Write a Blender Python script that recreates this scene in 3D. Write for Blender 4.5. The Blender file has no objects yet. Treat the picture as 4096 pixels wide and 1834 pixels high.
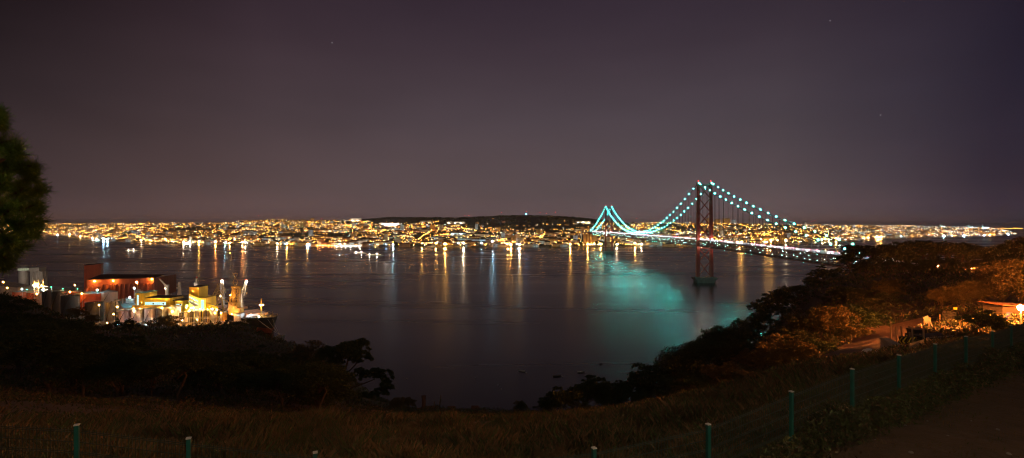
import bpy, math, random
import numpy as np
from mathutils import Vector, Matrix, noise as mn

random.seed(7); RS = np.random.RandomState(7)
SC = bpy.context.scene
COL = SC.collection
F, CX, CY, CAMZ = 2048.0, 2048.0, 921.0, 104.0     # photo scale: 90 degree lens, horizon row, eye height over the river

def P(px, py, Y):
    "point seen at photo position (px, py) that stands Y metres ahead"
    return Vector(((px-CX)*Y/F, Y, CAMZ-(py-CY)*Y/F))
def PX(px, Y): return (px-CX)*Y/F
def PZ(py, Y): return CAMZ-(py-CY)*Y/F
def interp(x, tab):
    return float(np.interp(x, [t[0] for t in tab], [t[1] for t in tab]))

# ------------------------------------------------------------------ objects
def tag(o, label=None, cat=None, group=None, kind=None):
    if label: o['label'] = label
    if cat: o['category'] = cat
    if group: o['group'] = group
    if kind: o['kind'] = kind
    return o
def thing(name, label, cat, loc=(0, 0, 0), rz=0.0, group=None):
    o = bpy.data.objects.new(name, None); COL.objects.link(o)
    o.location = loc; o.rotation_euler = (0, 0, rz); o.empty_display_size = .5
    return tag(o, label, cat, group)
def link(name, me, parent=None, loc=None):
    o = bpy.data.objects.new(name, me); COL.objects.link(o)
    if parent: o.parent = parent
    if loc is not None: o.location = loc
    return o
def copy_tree(o, parent=None):
    c = o.copy(); COL.objects.link(c); c.parent = parent
    for ch in list(o.children): copy_tree(ch, c)
    return c

class MB:
    "collects shapes, then links them as one mesh object"
    def __init__(s): s.v = []; s.f = []; s.m = []; s.k = 0
    def add(s, vs, fs, k=None):
        b = len(s.v); s.v += [tuple(v) for v in vs]
        s.f += [tuple(b+i for i in f) for f in fs]; s.m += [s.k if k is None else k]*len(fs); return s
    def box(s, c, d, rz=0.0, k=None, M=None):
        hx, hy, hz = d[0]/2, d[1]/2, d[2]/2
        vs = [Vector((x, y, z)) for z in (-hz, hz) for x, y in ((-hx, -hy), (hx, -hy), (hx, hy), (-hx, hy))]
        R = M if M is not None else Matrix.Rotation(rz, 3, 'Z')
        c = Vector(c); vs = [R@v+c for v in vs]
        return s.add(vs, [(3, 2, 1, 0), (4, 5, 6, 7), (0, 1, 5, 4), (1, 2, 6, 5), (2, 3, 7, 6), (3, 0, 4, 7)], k)
    def bar(s, a, b, w, h=None, k=None):
        a = Vector(a); b = Vector(b); d = b-a; L = d.length
        if L < 1e-6: return s
        z = d/L; up = Vector((0, 0, 1)) if abs(z.z) < .95 else Vector((0, 1, 0))
        x = up.cross(z).normalized(); y = z.cross(x)
        M = Matrix((x, y, z)).transposed()
        return s.box((a+b)/2, (w, h or w, L), k=k, M=M)
    def cyl(s, c, r, h, n=24, r2=None, cap=True, k=None, ax=None):
        "c = centre of the base; ax = axis direction"
        r2 = r if r2 is None else r2; c = Vector(c)
        z = Vector(ax or (0, 0, 1)).normalized(); up = Vector((0, 0, 1)) if abs(z.z) < .9 else Vector((1, 0, 0))
        x = up.cross(z).normalized() if abs(z.z) < .999 else Vector((1, 0, 0)); y = z.cross(x)
        vs = []
        for j, (rr, hh) in enumerate(((r, 0), (r2, h))):
            for i in range(n):
                a = 2*math.pi*i/n; vs.append(c+x*(rr*math.cos(a))+y*(rr*math.sin(a))+z*hh)
        fs = [(i, (i+1) % n, n+(i+1) % n, n+i) for i in range(n)]
        if cap: fs += [tuple(range(n-1, -1, -1)), tuple(range(n, 2*n))]
        return s.add(vs, fs, k)
    def tube(s, pts, r, n=6, k=None, r2=None):
        pts = [Vector(p) for p in pts]; vs = []; N = len(pts)
        for j, p in enumerate(pts):
            d = (pts[min(j+1, N-1)]-pts[max(j-1, 0)]).normalized()
            up = Vector((0, 0, 1)) if abs(d.z) < .9 else Vector((1, 0, 0))
            x = up.cross(d).normalized(); y = d.cross(x)
            rr = r if r2 is None else r+(r2-r)*j/(N-1)
            for i in range(n):
                a = 2*math.pi*i/n; vs.append(p+x*rr*math.cos(a)+y*rr*math.sin(a))
        fs = [(j*n+i, j*n+(i+1) % n, (j+1)*n+(i+1) % n, (j+1)*n+i) for j in range(N-1) for i in range(n)]
        fs += [tuple(range(n-1, -1, -1)), tuple((N-1)*n+i for i in range(n))]
        return s.add(vs, fs, k)
    def ball(s, c, r, n=8, m=5, k=None, sz=1.0):
        c = Vector(c); vs = [c+Vector((0, 0, -r*sz))]
        for j in range(1, m):
            t = math.pi*j/m-math.pi/2
            for i in range(n):
                a = 2*math.pi*i/n; vs.append(c+Vector((r*math.cos(t)*math.cos(a), r*math.cos(t)*math.sin(a), r*sz*math.sin(t))))
        vs.append(c+Vector((0, 0, r*sz))); T = len(vs)-1
        fs = [(0, 1+(i+1) % n, 1+i) for i in range(n)]
        for j in range(m-2):
            fs += [(1+j*n+i, 1+j*n+(i+1) % n, 1+(j+1)*n+(i+1) % n, 1+(j+1)*n+i) for i in range(n)]
        fs += [(T, 1+(m-2)*n+i, 1+(m-2)*n+(i+1) % n) for i in range(n)]
        return s.add(vs, fs, k)
    def octa(s, c, r, k=None):
        x, y, z = c
        return s.add([(x+r, y, z), (x-r, y, z), (x, y+r, z), (x, y-r, z), (x, y, z+r), (x, y, z-r)],
                     [(0, 2, 4), (2, 1, 4), (1, 3, 4), (3, 0, 4), (2, 0, 5), (1, 2, 5), (3, 1, 5), (0, 3, 5)], k)
    def prism(s, poly, z0, z1, k=None):
        n = len(poly); vs = [(x, y, z0) for x, y in poly]+[(x, y, z1) for x, y in poly]
        return s.add(vs, [tuple(range(n-1, -1, -1)), tuple(range(n, 2*n))]+[(i, (i+1) % n, n+(i+1) % n, n+i) for i in range(n)], k)
    def xprism(s, poly, x0, x1, k=None):
        "profile in (y, z) extruded along x"
        n = len(poly); vs = [(x0, y, z) for y, z in poly]+[(x1, y, z) for y, z in poly]
        return s.add(vs, [tuple(range(n)), tuple(range(2*n-1, n-1, -1))]+[((i+1) % n, i, n+i, n+(i+1) % n) for i in range(n)], k)
    def mesh(s, name, mats):
        me = bpy.data.meshes.new(name); me.from_pydata(s.v, [], s.f)
        for m in (mats if isinstance(mats, (list, tuple)) else [mats]): me.materials.append(m)
        me.polygons.foreach_set('material_index', s.m); me.update()
        return me
    def build(s, name, mats, parent=None, loc=None, smooth=False):
        me = s.mesh(name, mats)
        if smooth:
            me.shade_smooth()
        return link(name, me, parent, loc)

def np_mesh(name, V, per, mats, midx=None):
    "V: (faces*per, 3) unshared vertices"
    nf = len(V)//per; me = bpy.data.meshes.new(name)
    me.vertices.add(len(V)); me.vertices.foreach_set('co', np.ascontiguousarray(V, np.float32).ravel())
    me.loops.add(len(V)); me.loops.foreach_set('vertex_index', np.arange(len(V), dtype=np.int32))
    me.polygons.add(nf); me.polygons.foreach_set('loop_start', np.arange(0, len(V), per, dtype=np.int32))
    for m in mats: me.materials.append(m)
    if midx is not None: me.polygons.foreach_set('material_index', np.asarray(midx, np.int32))
    me.update(calc_edges=True); return me

# ------------------------------------------------------------------ materials
def nt_of(name):
    m = bpy.data.materials.new(name); m.use_nodes = True; t = m.node_tree; t.nodes.clear()
    out = t.nodes.new('ShaderNodeOutputMaterial'); return m, t, out
def mat(name, col, rough=.7, metal=0.0, var=.25, scale=1.0, col2=None, bump=0.0, trans=False, streak=False):
    m, t, out = nt_of(name); N = t.nodes.new; L = t.links.new
    b = N('ShaderNodeBsdfPrincipled'); b.inputs['Roughness'].default_value = rough; b.inputs['Metallic'].default_value = metal
    g = N('ShaderNodeNewGeometry'); mp = N('ShaderNodeMapping'); L(g.outputs['Position'], mp.inputs['Vector'])
    if streak: mp.inputs['Scale'].default_value = (1, 1, .12)
    n = N('ShaderNodeTexNoise'); n.inputs['Scale'].default_value = scale; n.inputs['Detail'].default_value = 5; n.inputs['Roughness'].default_value = .65
    L(mp.outputs['Vector'], n.inputs['Vector'])
    r = N('ShaderNodeValToRGB'); r.color_ramp.elements[0].position = .3; r.color_ramp.elements[1].position = .72
    c2 = col2 or tuple(min(1, c*(1+var)) for c in col); c1 = col if col2 else tuple(c*(1-var) for c in col)
    r.color_ramp.elements[0].color = (*c1, 1); r.color_ramp.elements[1].color = (*c2, 1)
    L(n.outputs['Fac'], r.inputs['Fac']); L(r.outputs['Color'], b.inputs['Base Color'])
    if bump:
        bp = N('ShaderNodeBump'); bp.inputs['Strength'].default_value = bump; bp.inputs['Distance'].default_value = .3/scale
        L(n.outputs['Fac'], bp.inputs['Height']); L(bp.outputs['Normal'], b.inputs['Normal'])
    sh = b.outputs[0]
    if trans:
        tr = N('ShaderNodeBsdfTranslucent'); L(r.outputs['Color'], tr.inputs['Color']); mx = N('ShaderNodeMixShader'); mx.inputs[0].default_value = .3
        L(b.outputs[0], mx.inputs[1]); L(tr.outputs[0], mx.inputs[2]); sh = mx.outputs[0]
    L(sh, out.inputs['Surface']); return m
def glow(name, col, s, sample=True):
    m, t, out = nt_of(name); e = t.nodes.new('ShaderNodeEmission')
    e.inputs['Color'].default_value = (*col, 1); e.inputs['Strength'].default_value = s
    t.links.new(e.outputs[0], out.inputs['Surface'])
    m.cycles.emission_sampling = 'FRONT' if sample else 'NONE'
    return m
def facade(name, col, lit=.35, wcol=(1, .62, .25), ws=1.2, px=3.4, pz=3.2):
    "plaster wall with rows of windows, some of them lit from inside"
    m, t, out = nt_of(name); N = t.nodes.new; L = t.links.new
    def M(op, a, b=None, c=None):
        n = N('ShaderNodeMath'); n.operation = op
        for i, v in enumerate((a, b, c)):
            if v is None: continue
            if isinstance(v, (int, float)): n.inputs[i].default_value = v
            else: L(v, n.inputs[i])
        return n.outputs[0]
    g = N('ShaderNodeNewGeometry'); s = N('ShaderNodeSeparateXYZ'); L(g.outputs['Position'], s.inputs[0])
    sn = N('ShaderNodeSeparateXYZ'); L(g.outputs['Normal'], sn.inputs[0])
    h = M('DIVIDE', M('ADD', s.outputs[0], M('MULTIPLY', s.outputs[1], .83)), px); v = M('DIVIDE', s.outputs[2], pz)
    w = M('MULTIPLY', M('GREATER_THAN', M('FRACT', h), .55), M('GREATER_THAN', M('FRACT', v), .52))
    w = M('MULTIPLY', w, M('LESS_THAN', M('ABSOLUTE', sn.outputs[2]), .3))
    cb = N('ShaderNodeCombineXYZ'); L(M('FLOOR', h), cb.inputs[0]); L(M('FLOOR', v), cb.inputs[1])
    wn = N('ShaderNodeTexWhiteNoise'); L(cb.outputs[0], wn.inputs['Vector'])
    on = M('MULTIPLY', w, M('LESS_THAN', wn.outputs['Value'], lit))
    no = N('ShaderNodeTexNoise'); no.inputs['Scale'].default_value = .02; L(g.outputs['Position'], no.inputs['Vector'])
    r = N('ShaderNodeValToRGB'); r.color_ramp.elements[0].position = .35; r.color_ramp.elements[1].position = .65
    r.color_ramp.elements[0].color = (*[c*.6 for c in col], 1); r.color_ramp.elements[1].color = (*col, 1); L(no.outputs['Fac'], r.inputs['Fac'])
    mx = N('ShaderNodeMix'); mx.data_type = 'RGBA'; L(w, mx.inputs[0]); L(r.outputs['Color'], mx.inputs[6]); mx.inputs[7].default_value = (.03, .03, .035, 1)
    b = N('ShaderNodeBsdfPrincipled'); b.inputs['Roughness'].default_value = .8; L(mx.outputs[2], b.inputs['Base Color'])
    b.inputs['Emission Color'].default_value = (*wcol, 1); L(M('MULTIPLY', on, ws), b.inputs['Emission Strength'])
    L(b.outputs[0], out.inputs['Surface']); m.cycles.emission_sampling = 'NONE'
    return m

M = {}
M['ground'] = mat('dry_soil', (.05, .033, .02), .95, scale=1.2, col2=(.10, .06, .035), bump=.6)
M['slope'] = M['ground']
M['grassA'] = mat('dry_grass', (.17, .105, .05), .85, scale=.5, col2=(.07, .05, .025), trans=True)
M['grassB'] = mat('green_grass', (.03, .055, .018), .85, scale=.6, col2=(.10, .11, .03), trans=True)
M['leafA'] = mat('pine_foliage', (.022, .040, .014), .8, scale=.35, col2=(.05, .075, .022), trans=True)
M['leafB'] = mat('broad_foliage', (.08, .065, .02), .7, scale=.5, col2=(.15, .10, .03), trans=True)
M['leafC'] = mat('olive_foliage', (.035, .045, .02), .8, scale=.4, col2=(.07, .07, .03), trans=True)
M['needle'] = mat('pine_needles', (.05, .13, .012), .7, scale=2.5, col2=(.12, .24, .03), trans=True)
M['bark'] = mat('bark', (.06, .04, .028), .9, scale=3, bump=.6)
M['concrete'] = mat('concrete', (.30, .28, .25), .85, scale=.35, bump=.2, streak=True)
M['concrete_d'] = mat('dark_concrete', (.18, .17, .16), .9, scale=.35, bump=.2, streak=True)
M['tank'] = mat('grey_tank_steel', (.12, .11, .105), .55, .3, scale=.3, streak=True)
M['tank_w'] = mat('white_tank_steel', (.60, .57, .54), .5, .1, scale=.3, streak=True)
M['tank_p'] = mat('pinkish_tank_steel', (.52, .38, .36), .5, .1, scale=.3, streak=True)
M['tank_o'] = mat('orange_tank_steel', (.62, .13, .05), .55, 0, scale=.25, streak=True)
M['tank_r'] = mat('tank_roof', (.30, .36, .33), .6, .2, scale=.3)
M['galv'] = mat('galvanised_steel', (.48, .48, .47), .42, .6, scale=.4, streak=True)
M['red'] = mat('red_cladding', (.36, .10, .065), .7, scale=.2, streak=True)
M['redroof'] = mat('dark_red_roof', (.07, .025, .02), .8, scale=.3)
M['yellow'] = mat('yellow_cladding', (.74, .53, .05), .6, scale=.15, var=.15, streak=True)
M['roof_d'] = mat('dark_roof', (.035, .03, .028), .9, scale=.4)
M['teal_roof'] = mat('teal_roof', (.10, .22, .22), .6, scale=.3)
M['steel_y'] = mat('yellow_steel', (.52, .36, .12), .6, .1, scale=.4)
M['steel_w'] = mat('white_steel', (.62, .56, .48), .55, .1, scale=.4)
M['steel_d'] = mat('dark_steel', (.07, .06, .055), .6, .4, scale=.6)
M['steel_r'] = mat('bridge_red_steel', (.36, .07, .055), .55, .1, scale=.1)
M['truss'] = mat('bridge_truss_steel', (.24, .10, .08), .6, .1, scale=.1)
M['cable'] = mat('cable_steel', (.16, .10, .09), .6, .2, scale=.3)
M['asphalt'] = mat('asphalt', (.05, .05, .052), .85, scale=.2)
M['hull'] = mat('black_hull_paint', (.02, .02, .022), .45, scale=.3)
M['hull_r'] = mat('red_antifouling', (.45, .10, .05), .6, scale=.3)
M['deckp'] = mat('pink_hatch_paint', (.62, .42, .38), .6, scale=.3)
M['white'] = mat('white_paint', (.75, .74, .72), .55, scale=.8, var=.08)
M['wood'] = mat('weathered_wood', (.30, .20, .12), .8, scale=4, streak=True)
M['post'] = mat('green_fence_paint', (.007, .08, .072), .45, scale=3)
M['capm'] = mat('grey_post_cap', (.45, .45, .45), .5, scale=4)
M['wire'] = mat('green_wire', (.03, .045, .035), .5, .2, scale=4)
M['rubber'] = mat('black_rubber', (.015, .015, .015), .8, scale=4)
M['blk'] = mat('black_plastic', (.012, .012, .012), .6, scale=4)
M['brick'] = mat('old_brick', (.20, .09, .06), .9, scale=1)
M['rooft'] = mat('terracotta_roof', (.20, .075, .04), .85, scale=.05)
M['citysoil'] = mat('city_ground', (.045, .035, .025), .95, scale=.01, col2=(.10, .075, .05))
M['citytree'] = mat('city_tree_foliage', (.035, .045, .018), .9, scale=.02, col2=(.07, .075, .02))
M['quay'] = mat('quay_concrete', (.22, .19, .16), .85, scale=.1)
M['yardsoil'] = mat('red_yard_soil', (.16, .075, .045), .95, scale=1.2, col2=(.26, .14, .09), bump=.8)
SOD = (1, .40, .055); SODR = (1, .27, .04); WW = (1, .70, .38); CW = (.62, .92, 1); TEAL = (.04, .80, .68); BLUE = (.12, .45, 1)
M['g_sod'] = glow('sodium_lamp', SOD, 50); M['g_ww'] = glow('warm_white_lamp', WW, 30); M['g_cw'] = glow('cool_white_lamp', CW, 26)
M['g_red'] = glow('red_beacon', (1, .03, .03), 8, False); M['g_green'] = glow('green_lamp', (.05, 1, .35), 14, False); M['g_blue'] = glow('blue_lamp', BLUE, 45)
M['g_sodb'] = glow('bright_sodium_lamp', SOD, 700); M['g_sodrb'] = glow('bright_orange_lamp', SODR, 650); M['g_wwb'] = glow('bright_white_lamp', (1, .85, .7), 600); M['g_cwb'] = glow('bright_cool_lamp', (.45, .85, 1), 600)
M['g_deck'] = glow('deck_lamp_head', (.72, .9, 1), 1300); M['g_teal'] = glow('teal_cable_lamp', TEAL, 125); M['g_teal_far'] = glow('far_teal_cable_lamp', TEAL, 62); M['g_truss'] = glow('truss_lamp', (.4, .9, .85), 34)
M['g_win'] = glow('lit_glass', (.55, .95, .9), 1.1); M['g_winw'] = glow('lit_warm_glass', (1, .8, .5), 1.3)
M['g_fill_under'] = glow('under_deck_fill_face', (.05, .80, .70), 520); M['g_fill_mast'] = glow('mast_fill_face', (1, .66, .25), 1100); M['g_fill_tower'] = glow('tower_fill_face', (1, .66, .45), 1050); M['g_head'] = glow('headlight', (.8, .92, 1), 45); M['g_tail'] = glow('tail_light', (1, .05, .12), 60, False)  # under-deck, mast and tower faces belong to added fill lights
# ------------------------------------------------------------------ camera, world, sun
cam = bpy.data.cameras.new('camera'); camo = bpy.data.objects.new('camera', cam); COL.objects.link(camo)
camo.location = (0, 0, CAMZ); camo.rotation_euler = (math.radians(90), 0, 0)
cam.sensor_width = 36; cam.lens = 18; cam.clip_start = .1; cam.clip_end = 200000; cam.shift_y = -(917-921)/4096*-1
cam.dof.use_dof = True; cam.dof.focus_distance = 300; cam.dof.aperture_fstop = 18/9.0
SC.camera = camo
SC.view_settings.view_transform = 'Standard'; SC.view_settings.look = 'None'; SC.view_settings.exposure = 0; SC.view_settings.gamma = 1
SC.cycles.max_bounces = 5; SC.cycles.diffuse_bounces = 2; SC.cycles.glossy_bounces = 3; SC.cycles.transmission_bounces = 2
SC.cycles.use_light_tree = True; SC.cycles.use_adaptive_sampling = False; SC.cycles.filter_width = 1.1; SC.cycles.sample_clamp_indirect = 4; SC.cycles.caustics_reflective = False; SC.cycles.caustics_refractive = False

w = bpy.data.worlds.new('World'); SC.world = w; w.use_nodes = True
t = w.node_tree; t.nodes.clear(); N = t.nodes.new; L = t.links.new
tc = N('ShaderNodeTexCoord'); sp = N('ShaderNodeSeparateXYZ'); L(tc.outputs['Generated'], sp.inputs[0])
def ramp(stops, inp, lo, hi):
    mr = N('ShaderNodeMapRange'); mr.inputs[1].default_value = lo; mr.inputs[2].default_value = hi; L(inp, mr.inputs[0])
    r = N('ShaderNodeValToRGB'); e = r.color_ramp.elements
    while len(e) < len(stops): e.new(.5)
    for k, (p, c) in enumerate(stops): e[k].position = (p-lo)/(hi-lo); e[k].color = (*c, 1)
    L(mr.outputs[0], r.inputs[0]); return r.outputs[0]
# light-polluted night air: warm and paler towards the horizon of the city, violet overhead
elev = ramp([(-.2, (.02, .016, .016)), (-.002, (.17, .108, .10)), (.008, (.162, .105, .10)), (.03, (.137, .094, .098)), (.07, (.108, .078, .082)), (.2, (.076, .056, .066)), (.32, (.05, .034, .045)), (.45, (.030, .019, .031)), (.52, (.017, .011, .018)), (.7, (.008, .006, .009)), (1.0, (.006, .005, .008))], sp.outputs[2], -.2, 1)
azi = ramp([(-1, (.6, .55, .55)), (-.72, (.62, .55, .55)), (-.55, (.86, .76, .74)), (-.2, (.97, .94, .95)), (.15, (.98, .99, 1.02)), (.45, (.9, .94, 1)), (.6, (.56, .6, .76)), (.68, (.28, .31, .5)), (.72, (.24, .27, .46)), (1, (.3, .33, .5))], sp.outputs[0], -1, 1)
mul = N('ShaderNodeMix'); mul.data_type = 'RGBA'; mul.blend_type = 'MULTIPLY'; mul.inputs[0].default_value = 1; L(elev, mul.inputs[6]); L(azi, mul.inputs[7])
cn = N('ShaderNodeTexNoise'); cn.inputs['Scale'].default_value = 2.2; cn.inputs['Detail'].default_value = 3
cm = N('ShaderNodeMapping'); cm.inputs['Scale'].default_value = (1, 1, 4); L(tc.outputs['Generated'], cm.inputs[0]); L(cm.outputs[0], cn.inputs['Vector'])
cr = N('ShaderNodeMapRange'); cr.inputs[1].default_value = .3; cr.inputs[2].default_value = .7; cr.inputs[3].default_value = .90; cr.inputs[4].default_value = 1.08; L(cn.outputs['Fac'], cr.inputs[0])
va = N('ShaderNodeMath'); va.operation = 'MULTIPLY_ADD'; L(sp.outputs[0], va.inputs[0]); va.inputs[1].default_value = -1; va.inputs[2].default_value = -.42
vb = N('ShaderNodeMath'); vb.operation = 'MAXIMUM'; L(va.outputs[0], vb.inputs[0]); vb.inputs[1].default_value = 0
vc = N('ShaderNodeMath'); vc.operation = 'MULTIPLY'; L(vb.outputs[0], vc.inputs[0]); L(sp.outputs[2], vc.inputs[1])
vd = N('ShaderNodeMath'); vd.operation = 'MULTIPLY_ADD'; L(vc.outputs[0], vd.inputs[0]); vd.inputs[1].default_value = -8.0; L(cr.outputs[0], vd.inputs[2])
ve = N('ShaderNodeMath'); ve.operation = 'MAXIMUM'; L(vd.outputs[0], ve.inputs[0]); ve.inputs[1].default_value = .2
m2 = N('ShaderNodeVectorMath'); m2.operation = 'SCALE'; L(mul.outputs[2], m2.inputs[0]); L(ve.outputs[0], m2.inputs['Scale'])
# a few faint stars
vo = N('ShaderNodeTexVoronoi'); vo.inputs['Scale'].default_value = 26; L(tc.outputs['Generated'], vo.inputs['Vector'])
st = N('ShaderNodeMath'); st.operation = 'LESS_THAN'; st.inputs[1].default_value = .021; L(vo.outputs['Distance'], st.inputs[0])
sc_ = N('ShaderNodeSeparateColor'); L(vo.outputs['Color'], sc_.inputs[0]); s3 = N('ShaderNodeMath'); s3.operation = 'GREATER_THAN'; s3.inputs[1].default_value = .6; L(sc_.outputs[0], s3.inputs[0])
s4 = N('ShaderNodeMath'); s4.operation = 'MULTIPLY'; L(st.outputs[0], s4.inputs[0]); L(s3.outputs[0], s4.inputs[1])
s5 = N('ShaderNodeMath'); s5.operation = 'GREATER_THAN'; s5.inputs[1].default_value = .06; L(sp.outputs[2], s5.inputs[0])
s6 = N('ShaderNodeMath'); s6.operation = 'MULTIPLY'; L(s4.outputs[0], s6.inputs[0]); L(s5.outputs[0], s6.inputs[1])
s7 = N('ShaderNodeMath'); s7.operation = 'MULTIPLY'; s7.inputs[1].default_value = .4; L(s6.outputs[0], s7.inputs[0])
ad = N('ShaderNodeVectorMath'); L(m2.outputs[0], ad.inputs[0]); L(s7.outputs[0], ad.inputs[1])
bg = N('ShaderNodeBackground'); L(ad.outputs[0], bg.inputs['Color']); bg.inputs['Strength'].default_value = 1
sk = N('ShaderNodeTexSky'); sk.sky_type = 'NISHITA'; sk.sun_disc = False; sk.sun_elevation = math.radians(-3); sk.sun_rotation = math.radians(200)
b2 = N('ShaderNodeBackground'); L(sk.outputs[0], b2.inputs['Color']); b2.inputs['Strength'].default_value = .002
ash = N('ShaderNodeAddShader'); L(bg.outputs[0], ash.inputs[0]); L(b2.outputs[0], ash.inputs[1])
wo = N('ShaderNodeOutputWorld'); L(ash.outputs[0], wo.inputs['Surface'])
# dim fill sun added behind the camera in place of a moon
sun = bpy.data.lights.new('fill_sun', 'SUN'); so = bpy.data.objects.new('fill_sun', sun); COL.objects.link(so)
sun.energy = .10; sun.angle = math.radians(2); sun.color = (1, .82, .6)
so.rotation_euler = (math.radians(58), 0, math.radians(25))

# ------------------------------------------------------------------ near terrain (thin-plate surface through surveyed points)
CP = [  # photo x, photo y, metres ahead
 (-2500, 1250, 30), (-2500, 1150, 120), (-2500, 1100, 400), (-2500, 1060, 800), (-900, 1900, 12), (-900, 1500, 60), (-900, 1280, 160), (-900, 1150, 300), (-900, 1110, 480), (-700, 1120, 700),
 (0, 2150, 10.5), (0, 1850, 16), (0, 1740, 24), (0, 1620, 60), (0, 1480, 110), (0, 1300, 180), (0, 1178, 270), (0, 1185, 340), (60, 1210, 285), (140, 1250, 300), (220, 1310, 320), (60, 1300, 480),
 (300, 2100, 11), (300, 1735, 24), (300, 1640, 60), (300, 1500, 130), (300, 1400, 230), (300, 1350, 340), (300, 1310, 480),
 (600, 2080, 11.4), (600, 1700, 26), (600, 1650, 60), (600, 1560, 130), (600, 1440, 220), (600, 1352, 320), (650, 1334, 370), (650, 1320, 420), (650, 1306, 470), (520, 1330, 420), (520, 1310, 470),
 (800, 1700, 27), (820, 1326, 375), (800, 1314, 425), (800, 1303, 470), (930, 1306, 375), (900, 1303, 430), (890, 1303, 465), (960, 1325, 440), (900, 1480, 230), (900, 1600, 120), (1010, 1322, 372), (1100, 1388, 372), (1200, 1410, 372), (1250, 1412, 365),
 (1100, 1440, 410), (1250, 1490, 400), (1350, 1450, 330), (1350, 1560, 200), (1400, 1540, 340),
 (1200, 2080, 11.4), (1200, 1715, 26), (1200, 1675, 60), (1200, 1640, 120), (1500, 1650, 200), (1500, 1620, 285), (1650, 1655, 285), (1650, 1690, 310),
 (1800, 2080, 11.4), (1800, 1712, 27), (1800, 1695, 60), (1800, 1690, 130), (1800, 1668, 230), (1800, 1656, 284), (1900, 1700, 302), (2000, 1660, 278), (2050, 1730, 300),
 (2300, 2080, 11.4), (2300, 1700, 27), (2200, 1685, 60), (2200, 1680, 130), (2250, 1680, 210), (2250, 1690, 262), (2250, 1790, 285), (2500, 1690, 120), (2500, 1690, 170), (2500, 1780, 215), (2500, 1900, 250),
 (2600, 2080, 11.8), (2600, 1640, 30), (2600, 1640, 60), (2700, 1600, 90), (2800, 1580, 130), (2800, 1700, 175), (2800, 1900, 215), (2750, 1330, 420+400),
 (2900, 2060, 12.6), (2900, 1575, 32), (3000, 1535, 34), (3000, 1540, 60), (3000, 1480, 95), (3000, 1420, 140), (3000, 1400, 170), (3000, 1560, 215), (3000, 1700, 260),
 (3165, 1835, 14), (3200, 1500, 34), (3250, 1450, 60), (3200, 1310, 115), (3200, 1190, 190), (3200, 1140, 240), (3200, 1300, 300), (3200, 1400, 380),
 (3410, 1740, 15.5), (3598, 1640, 18), (3746, 1560, 20.5), (3875, 1500, 23), (3986, 1462, 25.5), (4080, 1430, 28), (4400, 1380, 34), (4400, 1300, 60),
 (3480, 1480, 34), (3550, 1424, 45), (3650, 1400, 46), (3700, 1335, 66), (3800, 1300, 86), (3950, 1300, 78), (4060, 1300, 70), (4300, 1290, 90),
 (3400, 1230, 120), (3450, 1120, 175), (3450, 1115, 240), (3600, 1180, 130), (3600, 1125, 200), (3750, 1110, 230), (3900, 1115, 230), (3900, 1180, 130), (4100, 1120, 220), (4400, 1120, 250),
 (3450, 1180, 330), (3450, 1300, 480), (3800, 1080, 330), (3800, 1200, 480), (4200, 1080, 340), (4200, 1200, 520), (5200, 1130, 300), (5200, 1130, 800),
 (3400, 2200, 9), (4000, 1850, 13), (3000, 2500, 7), (5500, 1900, 20), (5500, 1500, 50),
]
WP = [(x, y, z) for x, y, z in ((0, 0, 98.3), (0, 5, 98.1), (-6, 4, 98.3), (6, 4, 98.2), (0, -12, 99), (-20, -8, 99.5), (20, -8, 99), (0, -80, 104), (-120, -60, 108), (120, -60, 104), (0, -500, 120), (-500, -300, 125), (500, -300, 118), (-800, 0, 120), (-300, 60, 104), (-60, 12, 100), (60, 12, 97), (400, 60, 92), (-700, 330, 100))]
pts = [P(*c) for c in CP]+[Vector(v) for v in WP]
def uv(x, y):
    r = np.hypot(x, y)+4.0
    a = np.arctan2(x, y)
    return np.stack([np.sin(a)*2.2, np.cos(a)*2.2, np.log(r)*1.5], -1)
_c = uv(np.array([p.x for p in pts]), np.array([p.y for p in pts])); _z = np.array([p.z for p in pts])
_d = np.linalg.norm(_c[:, None]-_c[None], axis=-1)
n_ = len(_c); A_ = np.zeros((n_+4, n_+4)); A_[:n_, :n_] = _d+np.eye(n_)*-.004; A_[:n_, n_] = 1; A_[:n_, n_+1:] = _c; A_[n_, :n_] = 1; A_[n_+1:, :n_] = _c.T
_w = np.linalg.solve(A_+np.diag([0]*n_+[1e-9]*4), np.concatenate([_z, [0]*4]))
def ground_np(x, y):
    q = uv(x, y); out = np.empty(len(q))
    for i in range(0, len(q), 4000):
        d = np.linalg.norm(q[i:i+4000, None]-_c[None], axis=-1); out[i:i+4000] = d@_w[:n_]+_w[n_]+q[i:i+4000]@_w[n_+1:]
    return out
def vnoise(x, y, s, seed=0):
    return np.array([mn.fractal(Vector((a*s+seed, b*s, seed*1.7)), 1.0, 2.1, 4) for a, b in zip(x, y)])
ths = np.concatenate([np.radians(np.arange(-180, -62, 4.0)), np.radians(np.arange(-60, 60.01, .45)), np.radians(np.arange(62, 180.1, 4.0))])
rs = np.concatenate([[0.0], np.geomspace(1.5, 950, 190)])
TH, RR = np.meshgrid(ths, rs)
gx = (np.sin(TH)*RR).ravel(); gy = (np.cos(TH)*RR).ravel(); gz = ground_np(gx, gy)
rr = np.hypot(gx, gy)
gz = gz+vnoise(gx, gy, .06, 3)*np.clip(rr*.012, .05, 1.6)+vnoise(gx, gy, .5, 9)*.09
def in_quay(x, y): return (y > 480) & (x < -210) & (y < 900)
gz = np.where(in_quay(gx, gy), np.minimum(gz, 6.0), gz)
gz = np.where((gy > 780) & (gy < 2500), np.minimum(gz, -4), gz)
gz = np.where((gx > -330) & (gx < 250) & (gy > 445), np.minimum(gz, -2.5), gz)
nc = len(ths); nr = len(rs)
GZ = gz.reshape(nr, nc)
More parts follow.
